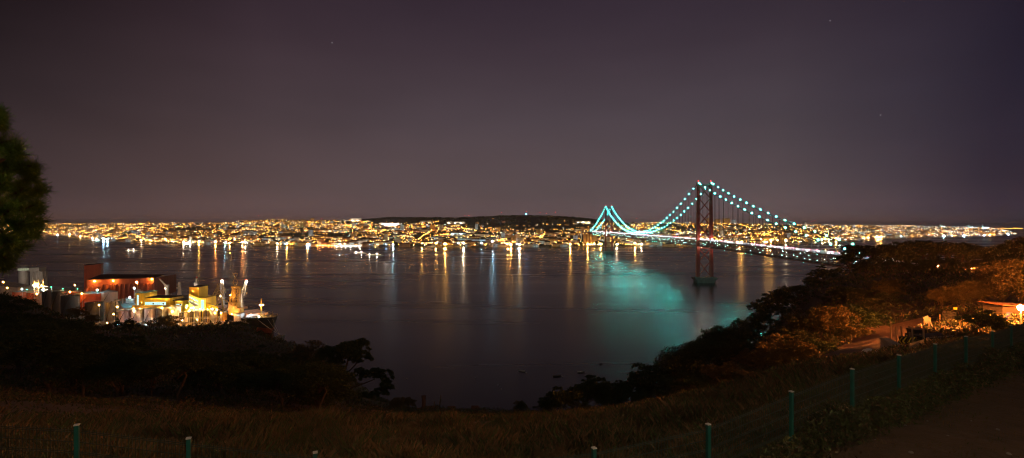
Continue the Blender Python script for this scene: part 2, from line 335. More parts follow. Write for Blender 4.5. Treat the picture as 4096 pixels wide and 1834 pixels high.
fc = [(j*nc+i, j*nc+i+1, (j+1)*nc+i+1, (j+1)*nc+i) for j in range(nr-1) for i in range(nc-1)]
me = bpy.data.meshes.new('ground'); me.from_pydata(np.stack([gx, gy, gz], -1).tolist(), [], fc)
me.materials.append(M['ground']); me.shade_smooth(); me.update()
g = link('ground', me); tag(g, kind='structure')
def gz_at(x, y):
    "height of the finished ground mesh"
    r = math.hypot(x, y); a = math.atan2(x, y)
    i = min(max(int(np.searchsorted(ths, a)-1), 0), nc-2); j = min(max(int(np.searchsorted(rs, r)-1), 0), nr-2)
    u = (a-ths[i])/(ths[i+1]-ths[i]); v = (r-rs[j])/(rs[j+1]-rs[j])
    return float(GZ[j, i]*(1-u)*(1-v)+GZ[j, i+1]*u*(1-v)+GZ[j+1, i]*(1-u)*v+GZ[j+1, i+1]*u*v)
def gz_np(x, y):
    r = np.hypot(x, y); a = np.arctan2(x, y)
    i = np.clip(np.searchsorted(ths, a)-1, 0, nc-2); j = np.clip(np.searchsorted(rs, r)-1, 0, nr-2)
    u = (a-ths[i])/(ths[i+1]-ths[i]); v = (r-rs[j])/(rs[j+1]-rs[j])
    return GZ[j, i]*(1-u)*(1-v)+GZ[j, i+1]*u*(1-v)+GZ[j+1, i]*(1-u)*v+GZ[j+1, i+1]*u*v

# reddish trampled yard soil and path, a thin sheet lying 1 cm over the ground
def sheet(name, poly_test, m, x0, x1, y0, y1, st, dz=.02):
    xs = np.arange(x0, x1, st); ys = np.arange(y0, y1, st); X, Y = np.meshgrid(xs, ys)
    Z = gz_np(X.ravel(), Y.ravel()).reshape(X.shape)+dz; fs = []; vs = np.stack([X.ravel(), Y.ravel(), Z.ravel()], -1)
    for j in range(len(ys)-1):
        for i in range(len(xs)-1):
            if poly_test(xs[i], ys[j]): k = j*len(xs)+i; fs.append((k, k+1, k+1+len(xs), k+len(xs)))
    me = bpy.data.meshes.new(name); me.from_pydata(vs.tolist(), [], fs); me.materials.append(m); me.shade_smooth()
    o = link(name, me); tag(o, kind='structure'); return o
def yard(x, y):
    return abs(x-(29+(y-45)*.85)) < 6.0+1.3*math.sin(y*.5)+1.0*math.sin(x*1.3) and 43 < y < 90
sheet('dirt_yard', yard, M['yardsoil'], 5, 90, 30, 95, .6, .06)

# ------------------------------------------------------------------ river
m, t, out = nt_of('river_water'); N = t.nodes.new; L = t.links.new
b = N('ShaderNodeBsdfPrincipled'); b.inputs['Base Color'].default_value = (.010, .011, .011, 1); b.inputs['IOR'].default_value = 1.33; b.inputs['Specular IOR Level'].default_value = .5
ge = N('ShaderNodeNewGeometry')
def nz(scale, sc, det, dist=0.0, rot=0.0):
    mp = N('ShaderNodeMapping'); mp.inputs['Scale'].default_value = sc; mp.inputs['Rotation'].default_value = (0, 0, rot); L(ge.outputs['Position'], mp.inputs[0])
    n = N('ShaderNodeTexNoise'); n.inputs['Scale'].default_value = scale; n.inputs['Detail'].default_value = det; n.inputs['Distortion'].default_value = dist; L(mp.outputs[0], n.inputs['Vector']); return n.outputs['Fac']
n1 = nz(.006, (.10, 1, 1), 5, 1.2, .05); n2 = nz(.03, (.10, 1, 1), 4, .8, -.04)
a1 = N('ShaderNodeMath'); a1.operation = 'MULTIPLY_ADD'; L(n2, a1.inputs[0]); a1.inputs[1].default_value = .45; L(n1, a1.inputs[2])
mr = N('ShaderNodeMapRange'); mr.inputs[1].default_value = .5; mr.inputs[2].default_value = .95; mr.inputs[3].default_value = .19; mr.inputs[4].default_value = .31; L(a1.outputs[0], mr.inputs[0])
L(mr.outputs[0], b.inputs['Roughness'])
n3 = nz(.05, (.5, 1, 1), 6, .3); bp = N('ShaderNodeBump'); bp.inputs['Strength'].default_value = .05; bp.inputs['Distance'].default_value = .6; L(n3, bp.inputs['Height']); L(bp.outputs['Normal'], b.inputs['Normal'])
L(b.outputs[0], out.inputs['Surface'])
wm = MB(); E = 40000
wm.add([(-E, -300, 0), (E, -300, 0), (E, E, 0), (-E, E, 0)], [(0, 1, 2, 3)])
tag(wm.build('river', m), kind='structure')
# ------------------------------------------------------------------ suspension bridge
Y0, Y1 = 981.0, 2080.0                       # tower stations
def bx(y): return 368.8+.022*(y-Y0)          # centre line
def road(y): return interp(y, [(380, 70), (533, 75), (981, 81.5), (2080, 86.5), (2560, 86), (2960, 84)])
bang = math.atan(.022)
br = thing('suspension_bridge', 'long red steel suspension bridge crossing the river, strung with teal lights', 'bridge', (0, 0, 0))
HT = 188.5
for yt, name, tl in ((Y0, 'bridge_tower', 'tall dark red tower near the wooded headland'), (Y1, 'bridge_tower', 'smaller looking tower towards the far shore')):
    tw = thing(name, None, None); tw.parent = br; tw['label'] = tl
    cx = bx(yt)
    for s in (-1, 1):
        m_ = MB(); xb, xt = cx+s*13.2, cx+s*11.9
        n = 14
        for i in range(n):
            z0 = 9+(HT-9)*i/n; z1 = 9+(HT-9)*(i+1)/n; f0 = i/n; f1 = (i+1)/n
            w0, w1 = 5.6-1.3*f0, 5.6-1.3*f1; d0, d1 = 7.4-1.8*f0, 7.4-1.8*f1; x0 = xb+(xt-xb)*f0; x1 = xb+(xt-xb)*f1
            vs = [(x0+a*w0/2, yt+b_*d0/2, z0) for a, b_ in ((-1, -1), (1, -1), (1, 1), (-1, 1))]+[(x1+a*w1/2, yt+b_*d1/2, z1-.15) for a, b_ in ((-1, -1), (1, -1), (1, 1), (-1, 1))]
            m_.add(vs, [(3, 2, 1, 0), (4, 5, 6, 7), (0, 1, 5, 4), (1, 2, 6, 5), (2, 3, 7, 6), (3, 0, 4, 7)])
            m_.box((x1, yt, z1-.07), (w1+.3, d1+.3, .14))
        m_.box((xt, yt, HT+1.2), (5.4, 7.4, 2.4))
        leg = m_.build('leg', M['steel_r'], tw)
        b_ = MB().octa((xt, yt, HT+5.5), 1.1 if yt == Y0 else 1.5).bar((xt, yt, HT+2), (xt, yt, HT+5), .3, k=1)
        b_.m = [0]*8+[1]*6; b_.build('beacon', [M['g_red'], M['steel_d']], leg)
    rz_ = road(yt)
    for s in (-1, 1):
        for dy in (-11, 11): MB().octa((cx+s*10.5, yt+dy, rz_+2.0), .42).build('tower_fill_light', M['g_fill_tower'], tw)  # lights added to bring out the red of the towers
        MB().octa((cx+s*10.5, yt-12, rz_-14), .34).build('tower_fill_light', M['g_fill_tower'], tw)
    levels = [(HT-2, HT-28), (HT-28, HT-54), (HT-54, HT-80), (HT-80, rz_+3)] + [(rz_-17, rz_-42), (rz_-42, 12)]
    for (za, zb) in levels:
        for s in (-1, 1):
            MB().bar((cx+s*10.8, yt+.4*s, za), (cx-s*11.2, yt+.4*s, zb), 1.5, 1.5).build('cross_brace', M['steel_r'], tw)
    for z_ in (HT-2.5, rz_-15.5):
        MB().box((cx, yt, z_), (20, 3, 3.2)).build('portal_beam', M['steel_r'], tw)
    p = MB(); pts_ = [(-23, -8), (-20, -12), (20, -12), (23, -8), (23, 8), (20, 12), (-20, 12), (-23, 8)]
    p.prism([(cx+a*.96, yt+c_*.96) for a, c_ in pts_], 5.2, 8.2); p.prism([(cx+a, yt+c_) for a, c_ in pts_], 8.2, 9.4)
    for sx in (-16, -5.5, 5.5, 16): p.cyl((cx+sx, yt, -6), 4.6, 11.3, 20, r2=5.2)
    p.prism([(cx+a*.8, yt+c_*.7) for a, c_ in pts_], -6, 5.3)
    for s in (-1, 1): p.box((cx+s*13.2, yt, 10.2), (8.4, 10, 1.6))
    for a in np.linspace(-21, 21, 12): p.bar((cx+a, yt-11.4, 9.4), (cx+a, yt-11.4, 10.6), .15)
    p.build('pier', M['concrete'], tw)
# deck
dk = MB(); ys = np.arange(440, 2961, 20.0)
for a, b_ in zip(ys[:-1], ys[1:]):
    for (o0, o1, zt, th) in ((-11, 11, 0, .9),):
        vs = [(bx(a)+o0, a, road(a)), (bx(a)+o1, a, road(a)), (bx(b_)+o1, b_, road(b_)), (bx(b_)+o0, b_, road(b_))]
        vs += [(x, y, z-th) for x, y, z in vs]; dk.add(vs, [(0, 1, 2, 3), (7, 6, 5, 4), (0, 4, 5, 1), (2, 6, 7, 3), (1, 5, 6, 2), (3, 7, 4, 0)])
dk.build('roadway', mat('bridge_road', (.34, .34, .34), .8, scale=.1), br)
for s in (-1, 1):
    g_ = MB()
    for a, b_ in zip(ys[:-1], ys[1:]):
        for h_ in (.5, 1.2): g_.bar((bx(a)+s*11.2, a, road(a)+h_), (bx(b_)+s*11.2, b_, road(b_)+h_), .18)
        for q in (0, 5, 10, 15): g_.bar((bx(a+q)+s*11.2, a+q, road(a+q)-.3), (bx(a+q)+s*11.2, a+q, road(a+q)+1.2), .12)
    g_.build('railing', M['galv'], br)
    g_ = MB(); D = 11.5
    for i, (a, b_) in enumerate(zip(ys[:-1], ys[1:])):
        xa, xb = bx(a)+s*10.8, bx(b_)+s*10.8; za, zb = road(a)-1.1, road(b_)-1.1
        g_.bar((xa, a, za), (xb, b_, zb), .9, 1.0); g_.bar((xa, a, za-D), (xb, b_, zb-D), .9, 1.0)
        mid = (xa+xb)/2, (a+b_)/2, (za+zb)/2
        g_.bar((xa, a, za-D), mid, .55, .6); g_.bar(mid, (xb, b_, zb-D), .55, .6)
        g_.bar((xa, a, za), (xa, a, za-D), .4, .4); g_.bar((mid[0], mid[1], mid[2]), (mid[0], mid[1], mid[2]-D), .35, .35)
    g_.build('side_truss', M['truss'], br)
g_ = MB(); g2 = MB()
for i, a in enumerate(ys):
    x, z = bx(a), road(a)-1.1
    for zz in (z-.6, z-11.5): g_.bar((x-10.8, a, zz), (x+10.8, a, zz), .6, .7)
    if i < len(ys)-1:
        b_ = ys[i+1]; g_.bar((x-10.8, a, z-11.5), (bx(b_)+10.8, b_, road(b_)-12.6), .4); g_.bar((x+10.8, a, z-11.5), (bx(b_)-10.8, b_, road(b_)-12.6), .4)
        vs = [(x-4.5, a, z-10.6), (x+4.5, a, z-10.6), (bx(b_)+4.5, b_, road(b_)-11.7), (bx(b_)-4.5, b_, road(b_)-11.7)]
        vs += [(p_[0], p_[1], p_[2]-.5) for p_ in vs]; g2.add(vs, [(0, 1, 2, 3), (7, 6, 5, 4), (0, 4, 5, 1), (2, 6, 7, 3), (1, 5, 6, 2), (3, 7, 4, 0)])
g_.build('floor_framing', M['truss'], br); g2.build('rail_deck', M['steel_d'], br)
for off, nm_ in ((10.6, 'parapet'), (0, 'added_median')):  # white barriers added to catch the deck light as one line
    g_ = MB()
    for a, b_ in zip(ys[:-1], ys[1:]): g_.bar((bx(a)+off, a, road(a)+.5), (bx(b_)+off, b_, road(b_)+.5), .3 if off else .5, 1.0)
    g_.build(nm_, M['white'], br)
# cables
def cable_z(y):
    if y < Y0: f = (Y0-y)/483.0; zr = road(498)+2; return HT+1.5+(zr-HT-1.5)*f-26*4*f*(1-f)*.42
    if y > Y1: f = (y-Y1)/483.0; zr = road(2563)+2; return HT+1.5+(zr-HT-1.5)*f-26*4*f*(1-f)*.42
    f = (y-Y0)/(Y1-Y0)*2-1; zl = road((Y0+Y1)/2)+4.5
    return zl+(HT+1.5-zl)*f*f
lampspots = []
cabs = []
for s in (-1, 1):
    cy_ = np.concatenate([np.linspace(498, Y0, 26), np.linspace(Y0, Y1, 50)[1:], np.linspace(Y1, 2563, 26)[1:]])
    c_ = MB().tube([(bx(y)+s*12, y, cable_z(y)) for y in cy_], .62, 6).build('main_cable', M['cable'], br); cabs.append(c_)
    for y in list(np.arange(498+12, Y0, 24.1))+list(np.linspace(Y0, Y1, 42)[1:-1])+list(np.arange(Y1+14, 2560, 24.1)):
        lampspots.append((y, s, c_))
    for yt in (Y0, Y1):
        for dy in (-5, 5): lampspots.append((yt+dy, s, c_))
lampspots.sort(key=lambda q: q[0]); rest = MB()
for i, (y, s, c_) in enumerate(lampspots):
    r_ = random.uniform(.78, .95)+(0 if i < 100 else .32)
    p_ = (bx(y)+s*12, y, cable_z(y)+1.2)
    if i < 100:
        MB().ball(p_, r_, 8, 5).build('cable_lamp', M['g_teal'], c_)
    else: rest.ball(p_, r_, 6, 4)
tag(rest.build('distant_cable_lamps', M['g_teal_far'], br), kind='stuff')
hs = []
for s in (-1, 1):
    for y in np.arange(498+20, 2550, 20.0):
        if abs(y-Y0) > 12 and abs(y-Y1) > 12 and cable_z(y)-road(y) > 5: hs.append((y, s))
hs.sort(); rest = MB()
for i, (y, s) in enumerate(hs):
    a, b_ = (bx(y)+s*12, y, road(y)), (bx(y)+s*12, y, cable_z(y))
    if i < 100: MB().bar(a, b_, .34).build('hanger', M['cable'], br)
    else: rest.bar(a, b_, .4)
tag(rest.build('distant_hangers', M['cable'], br), kind='stuff')
tl = MB(); i = 0
for y in np.arange(470, 2540, 9.0):
    for s in (-1, 1):
        if random.random() < .62:
            tl.octa((bx(y)+s*random.choice((5.2, 8.5)), y, road(y)-random.choice((3.5, 6.5, 9.5))), (.20+.00012*y))
tag(tl.build('truss_lamps', M['g_truss'], br), kind='stuff')
for y in np.arange(520, 2540, 20.0):  # downward teal lamps added to tint the water beside the bridge
    if abs(y-Y0) < 105 or abs(y-Y1) < 60: continue
    xl, zl = bx(y)-8.5, road(y)-13.6; q_ = MB().cyl((xl, y, zl), 1.15, .35, 8, k=1)
    q_.add([(xl+1.0*math.cos(k_*math.pi/4), y+1.0*math.sin(k_*math.pi/4), zl-.01) for k_ in range(8)], [tuple(range(7, -1, -1))], k=0)
    q_.build('under_deck_fill', [M['g_fill_under'], M['steel_d']], br)
# roadway lamp posts
rest = MB(); k = 0
for y in np.arange(478, 2560, 24.0):
    s = -1 if k % 2 else 1; x = bx(y)+s*11; z = road(y); k += 1
    lp = MB(); lp.k = 0; lp.tube([(x, y, z), (x, y, z+8.5), (x-s*.8, y, z+9.8), (x-s*3, y, z+10.2)], .16, 5)
    hx = x-s*3.4; lp.box((hx, y, z+10.25), (1.5, 1.1, .3)); lp.add([(hx+.62*math.cos(q_*math.pi/4), y+.45*math.sin(q_*math.pi/4), z+10.09) for q_ in range(8)], [tuple(range(7, -1, -1))], k=1)
    lp.build('deck_lamp', [M['galv'], M['g_deck']], br)
# north anchorage: tall lit concrete pier on the far bank, approach trestle
an = MB(); ya = 2990; xa = bx(ya)
for s in (-1, 1):
    an.box((xa+s*8, ya, 42), (6, 14, 84)); an.box((xa+s*8, ya-7.2, 42), (2.2, .6, 80))
an.box((xa, ya, 82), (24, 15, 5)); an.build('anchor_pier', M['white'], br)
for yy in (2620, 2740, 2860):
    tr = MB(); x = bx(yy)
    for s in (-1, 1):
        tr.bar((x+s*10, yy, 0), (x+s*8.5, yy, 73), 1.8)
        for q in range(3): tr.bar((x-s*9.5, yy, 2+q*23), (x+s*9.5, yy, 25+q*23), .8)
    tr.build('approach_trestle', M['truss'], br)
# cars at rest on the deck
def car_proto():
    o = thing('car', 'small car on the bridge deck with headlights on', 'car', (0, 0, 0), 0, 'cars on the bridge deck')
    b_ = MB().box((0, 0, .62), (1.8, 4.3, .75)).add([(-.8, -1.5, 1), (.8, -1.5, 1), (.8, 1.6, 1), (-.8, 1.6, 1), (-.65, -1.0, 1.5), (.65, -1.0, 1.5), (.65, 1.0, 1.5), (-.65, 1.0, 1.5)], [(4, 5, 6, 7), (0, 1, 5, 4), (1, 2, 6, 5), (2, 3, 7, 6), (3, 0, 4, 7)])
    for sx in (-.85, .85):
        for sy in (-1.35, 1.35): b_.cyl((sx-.1, sy, .32), .32, .2, 10, ax=(1, 0, 0), k=1)
    b_.build('body', [M['white'], M['rubber']], o)
    for sx in (-.6, .6):
        MB().ball((sx, -2.2, .7), .24, 6, 4).build('headlight', M['g_head'], o); MB().ball((sx, 2.2, .8), .26, 6, 4).build('tail_light', M['g_tail'], o)
    return o
c0 = car_proto(); first = True; yy = 540
lanes = [(-8.4, 0), (-5, 0), (-1.7, 0), (1.7, 1), (5, 1), (8.4, 1)]
n = 0
while n < 290:
    lx, d = lanes[n % 6]; y = 500+ (n//6)*42.0+random.uniform(-22, 22); n += 1
    if y > 2560: break
    o = c0 if first else copy_tree(c0); first = False
    o.location = (bx(y)+lx, y, road(y)+.02); o.rotation_euler = (0, 0, math.pi*d-bang)
    if d: o['label'] = 'small car on the bridge deck showing its red tail lights'; o['group'] = 'cars driving away over the bridge'
# ------------------------------------------------------------------ far bank: terrain given by the survey of its shoreline, skyline and depth
SHORE = [(-2500, 945), (0, 945), (150, 948), (300, 954), (340, 965), (400, 973), (560, 978), (700, 985), (1000, 990), (1100, 993), (1500, 998), (2300, 998), (2600, 996), (2720, 995), (3000, 991), (3077, 987), (3230, 983), (3267, 975), (3450, 973), (3480, 968), (3560, 963), (3700, 960), (3850, 957), (3980, 953), (4030, 950), (4066, 948), (4090, 945)]
SKY = [(-2500, 903), (0, 906), (150, 904), (350, 906), (600, 904), (850, 902), (950, 897), (1080, 892), (1300, 895), (1480, 889), (1560, 882), (1700, 883), (1850, 884), (1950, 878), (2080, 875), (2200, 876), (2300, 882), (2400, 891), (2460, 899), (2600, 903), (2750, 904), (2900, 903), (3100, 909), (3400, 911), (3700, 915), (3850, 918), (3950, 922), (4020, 932), (4066, 944), (4090, 950)]
DEP = [(-2500, 9500), (0, 9000), (400, 7500), (1100, 5600), (1500, 4900), (2300, 4900), (2500, 5500), (3000, 6000), (3700, 7800), (4066, 9500)]
EXP = .66
def shore_y(px): return CAMZ*F/(interp(px, SHORE)-CY)
def far_pt(px, s, jit=0.0):
    "s = 0 at the water's edge, 1 on the skyline"
    S = shore_y(px); D = max(interp(px, DEP), S*1.15); t_ = s**(1/EXP); Y = S+(D-S)*t_
    ys_, yk = interp(px, SHORE), interp(px, SKY); py = ys_+(yk-ys_)*s
    z = PZ(py, Y)
    z += (mn.noise(Vector((px*.012, s*7, 1)))*16+mn.noise(Vector((px*.03, s*15, 5)))*6)*min(1, s*4)*(1-s)**.5
    return Vector((PX(px, Y), Y, z+3.0*min(1, s*30)))
cols = np.arange(-1800, 4076, 14.0); ss = np.linspace(0, 1, 46)**1.3
vs = []; fc = []
for px in cols:
    col_ = [far_pt(px, s) for s in ss]; sh = col_[0].copy(); sh.z = -6
    last = col_[-1]; bk = last*1.25; bk.z = last.z*.55; b3 = last*1.7; b3.z = -30
    nz_ = mn.fractal(Vector((px*.02, 3, 0)), 1, 2, 4)*5; last.z += nz_
    vs += [sh]+col_+[bk, b3]
k = len(ss)+3
for i in range(len(cols)-1):
    for j in range(k-1): fc.append((i*k+j, (i+1)*k+j, (i+1)*k+j+1, i*k+j+1))
me = bpy.data.meshes.new('hills'); me.from_pydata([tuple(v) for v in vs], [], fc); me.materials.append(M['citysoil']); me.shade_smooth(); me.update()
tag(link('hills', me), kind='structure')
# stone river wall and promenade along the far bank
pm = MB()
for a, b_ in zip(cols[:-1], cols[1:]):
    p0, p1 = far_pt(a, 0), far_pt(b_, 0); q0 = p0*1.006; q1 = p1*1.006
    vs = [(p0.x, p0.y, 3.4), (p1.x, p1.y, 3.4), (q1.x, q1.y, 3.4), (q0.x, q0.y, 3.4)]; vs += [(x, y, -3) for x, y, z in vs]
    pm.add(vs, [(0, 1, 2, 3), (0, 4, 5, 1), (2, 6, 7, 3)])
tag(pm.build('promenade', mat('promenade_paving', (.30, .26, .2), .85, scale=.02)), kind='structure')

DARK = [(1960, 893, 470, 21), (2230, 893, 260, 13), (1600, 890, 170, 9), (2080, 922, 250, 9), (760, 929, 110, 6), (1200, 951, 60, 7), (1390, 955, 105, 5), (1040, 938, 60, 4), (2330, 915, 60, 7), (2480, 905, 60, 9), (2660, 918, 50, 10), (2740, 925, 80, 6), (1680, 960, 40, 6), (1900, 955, 70, 6), (230, 915, 110, 4), (700, 940, 80, 3), (1010, 960, 30, 4), (2940, 915, 40, 4), (2150, 940, 90, 5)]
HOT = [(1000, 925, 120, 8, 1.6), (1350, 915, 160, 9, 1.8), (1180, 905, 90, 6, 1.5), (1700, 918, 140, 9, 1.8), (1800, 925, 60, 8, 1.5), (1500, 935, 120, 8, 1.3), (700, 968, 90, 5, 1.2), (900, 975, 150, 6, 1.5), (2650, 990, 120, 8, 2.2), (3100, 965, 200, 9, 1.6), (3300, 965, 180, 8, 1.5), (2440, 905, 50, 5, 1.8), (2700, 903, 120, 5, 1.2), (400, 945, 80, 5, 1.2), (600, 910, 200, 5, 1.1), (2050, 975, 150, 10, 1.1), (3800, 950, 150, 6, 1.2), (1000, 905, 200, 5, .8), (450, 925, 150, 8, .8)]
def density(px, py):
    d = .62+.5*mn.fractal(Vector((px*.011, py*.09, 2)), 1, 2, 3)
    for x, y, a, b_ in DARK:
        e = ((px-x)/a)**2+((py-y)/b_)**2
        if e < 1: d *= .03 if b_ > 12 else .08
    for x, y, a, b_, k_ in HOT:
        e = ((px-x)/a)**2+((py-y)/b_)**2
        if e < 1: d += k_*(1-e)
    return max(0, d)
def sample_far(n, lo=0.0, hi=1.0, pw=1.0, x0=-60, x1=4064, thr=1.3):
    out_ = []
    while len(out_) < n:
        px = random.uniform(x0, x1); s = lo+(hi-lo)*random.random()**pw
        py = interp(px, SHORE)+(interp(px, SKY)-interp(px, SHORE))*s
        if random.random()*thr < density(px, py): out_.append((px, s, py))
    return out_
WALLS = [facade('cream_facade', (.75, .58, .36), .34, (1, .50, .12), 1.5), facade('ochre_facade', (.75, .45, .15), .34, (1, .42, .08), 1.5), facade('white_facade', (.8, .76, .68), .28, (1, .7, .35), 1.3), facade('pale_office_facade', (.6, .63, .63), .5, (.55, .9, 1), 1.2), facade('pink_facade', (.65, .36, .25), .3, (1, .42, .1), 1.4)]
ROOF = [M['rooft'], M['rooft'], M['roof_d'], M['roof_d'], M['rooft']]
def house(mb, c, w, d, h, rz, kw=0, kr=1, gable=True):
    R = Matrix.Rotation(rz, 3, 'Z'); c = Vector(c)
    q = lambda x, y, z: R@Vector((x, y, z))+c
    mb.add([q(-w/2, -d/2, -6), q(w/2, -d/2, -6), q(w/2, d/2, -6), q(-w/2, d/2, -6), q(-w/2, -d/2, h), q(w/2, -d/2, h), q(w/2, d/2, h), q(-w/2, d/2, h)], [(0, 1, 5, 4), (1, 2, 6, 5), (2, 3, 7, 6), (3, 0, 4, 7)], kw)
    o = .5
    if gable:
        r = min(w, d)*.22+1
        mb.add([q(-w/2-o, -d/2-o, h), q(w/2+o, -d/2-o, h), q(w/2+o, d/2+o, h), q(-w/2-o, d/2+o, h), q(-w/2+d*.2, 0, h+r), q(w/2-d*.2, 0, h+r)], [(0, 1, 5, 4), (2, 3, 4, 5), (1, 2, 5), (3, 0, 4)], kr)
    else:
        mb.add([q(-w/2, -d/2, h), q(w/2, -d/2, h), q(w/2, d/2, h), q(-w/2, d/2, h)], [(0, 1, 2, 3)], kr)
        mb.add([q(-w*.2, -d*.2, h), q(w*.15, -d*.2, h), q(w*.15, d*.2, h), q(-w*.2, d*.2, h), q(-w*.2, -d*.2, h+2.6), q(w*.15, -d*.2, h+2.6), q(w*.15, d*.2, h+2.6), q(-w*.2, d*.2, h+2.6)], [(4, 5, 6, 7), (0, 1, 5, 4), (1, 2, 6, 5), (2, 3, 7, 6), (3, 0, 4, 7)], kr)
# individual houses: wall and roof as parts of each
cand = []
for px, s, py in sample_far(2500, pw=1.15):
    p = far_pt(px, s); kind = random.random()
    if kind < .72: w_, d_, h_ = random.uniform(14, 34), random.uniform(12, 20), random.uniform(7, 15)
    elif kind < .95: w_, d_, h_ = random.uniform(30, 80), random.uniform(14, 24), random.uniform(9, 18)
    else: w_, d_, h_ = random.uniform(18, 30), random.uniform(16, 24), random.uniform(22, 42)
    if s > .9: h_ *= .8
    rz = random.gauss(0, .35)+math.atan2(-p.x, p.y)*.6
    cand.append((w_*h_/p.y**2, p, w_, d_, h_, rz, random.randrange(5)))
cand.sort(key=lambda q: -q[0])
HN = [('long_building', 'long low lit block on the far bank, among many', 'building', 'long lit blocks across the river'), ('house', 'small street-lit house on the far bank, among many', 'house', 'small lit houses across the river'), ('tower_block', 'tall apartment tower rising over the far city roofs', 'apartment block', 'apartment towers across the river')]
PROT = {}
for i, (_, p, w_, d_, h_, rz, kw) in enumerate(cand[:290]):
    kd = 2 if h_ > 20 else (0 if w_ > 34 else 1)
    key = (kd, kw)
    if key not in PROT:
        bw, bd, bh = ((50, 18, 13), (22, 15, 11), (24, 20, 32))[kd]
        m_ = MB(); house(m_, (0, 0, 0), bw, bd, bh, 0, gable=kd < 2 and kw != 3)
        PROT[key] = (m_.mesh(HN[kd][0], [WALLS[kw], ROOF[kw]]), bw, bd, bh)
    me_, bw, bd, bh = PROT[key]
    o = link(HN[kd][0], me_, None, p); o.scale = (w_/bw, d_/bd, h_/bh); o.rotation_euler = (0, 0, rz)
    tag(o, HN[kd][1], HN[kd][2], HN[kd][3])
mbs = [MB() for _ in range(5)]
for _, p, w_, d_, h_, rz, kw in cand[290:]: house(mbs[kw], p, w_, d_, h_, rz, gable=h_ < 20 and kw != 3)
for i, n_h in enumerate(('cream', 'ochre', 'white', 'office', 'pink')): tag(mbs[i].build('distant_houses', [WALLS[i], ROOF[i]]), kind='stuff')
# city tree crowns between the houses
ico = [(0, 0, 1), (.89, 0, .45), (.28, .85, .45), (-.72, .53, .45), (-.72, -.53, .45), (.28, -.85, .45), (.72, .53, -.45), (-.28, .85, -.45), (-.89, 0, -.45), (-.28, -.85, -.45), (.72, -.53, -.45), (0, 0, -1)]
icf = [(0, 1, 2), (0, 2, 3), (0, 3, 4), (0, 4, 5), (0, 5, 1), (1, 6, 2), (2, 7, 3), (3, 8, 4), (4, 9, 5), (5, 10, 1), (6, 7, 2), (7, 8, 3), (8, 9, 4), (9, 10, 5), (10, 6, 1), (11, 7, 6), (11, 8, 7), (11, 9, 8), (11, 10, 9), (11, 6, 10)]
tm = MB()
def crown(p, r):
    tm.add([(p.x+x*r*random.uniform(.7, 1.3), p.y+y*r*random.uniform(.7, 1.3), p.z+r*.6+z*r*random.uniform(.6, 1)) for x, y, z in ico], icf)
for px in np.arange(-60, 4060, 5.0):
    if random.random() < .55: crown(far_pt(px+random.uniform(-3, 3), random.uniform(.01, .12)), random.uniform(4, 9))
for _ in range(2400):
    px = random.uniform(-100, 4060); s = random.random(); py = interp(px, SHORE)+(interp(px, SKY)-interp(px, SHORE))*s
    if density(px, py) < .5: crown(far_pt(px, s), random.uniform(7, 14))
for px in np.arange(1500, 2480, 1.6): crown(far_pt(px, 1)*random.uniform(.97, 1.0), random.uniform(4, 10)+5*mn.noise(Vector((px*.03, 0, 8))))
for px in np.arange(950, 1500, 2.5): crown(far_pt(px, 1), random.uniform(5, 9))
tag(tm.build('distant_treetops', M['citytree']), kind='stuff')
# street lights: 300 that show largest are things, the thousands behind are stuff
def lamp_mesh(name, m_, r, h=9.0):
    return MB().bar((0, 0, 0), (0, 0, h), .3, k=1).bar((0, 0, h), (0, -1.5, h+.3), .25, k=1).ball((0, -1.5, h), r, 6, 4, k=0).mesh(name, [m_, M['steel_d']])
for k_, c_, s_ in (('q_sod', (1, .46, .08), 2800), ('q_sodr', (1, .30, .06), 2800), ('q_ww', (1, .72, .42), 1900), ('q_cw', (.4, .8, 1), 2200)): M[k_] = glow('quay_floodlight', c_, s_)
def disc_mesh(m_, r, h=11.0):
    "floodlight mast: a round lamp face turned to the river"
    mb = MB().bar((0, .4, 0), (0, .4, h), .4, k=1).cyl((0, .5, h), r*1.05, -.8, 8, ax=(0, 1, -.05), k=1)
    n = 8; mb.add([(r*math.cos(2*math.pi*i/n), -.42, h+.03+r*math.sin(2*math.pi*i/n)) for i in range(n)], [tuple(range(n))], k=0)
    return mb.mesh('quay_lamp', [m_, M['steel_d']])
LM = {k_: lamp_mesh('street_lamp', M[k_], r) for k_, r in (('g_sod', 1.5), ('g_ww', 1.4), ('g_cw', 1.4), ('g_blue', 1.4), ('g_sodb', 1.4), ('g_sodrb', 1.4), ('g_wwb', 1.3), ('g_cwb', 1.4))}
LM.update({'q_sod': disc_mesh(M['q_sod'], 1.9), 'q_sodr': disc_mesh(M['q_sodr'], 1.9), 'q_ww': disc_mesh(M['q_ww'], 1.7), 'q_cw': disc_mesh(M['q_cw'], 1.7)})
Q_ = {'g_sod': 'q_sod', 'g_ww': 'q_ww', 'g_cw': 'q_cw', 'g_sodb': 'q_sod', 'g_sodrb': 'q_sodr', 'g_wwb': 'q_ww', 'g_cwb': 'q_cw'}
LL = {'g_sod': ('yellow', 'sodium street lamp glowing yellow on the far waterfront'), 'g_ww': ('warm', 'warm white street lamp on the far waterfront'), 'g_cw': ('cool', 'cool white street lamp on the far waterfront'), 'g_blue': ('blue', 'blue lamp on the far waterfront')}
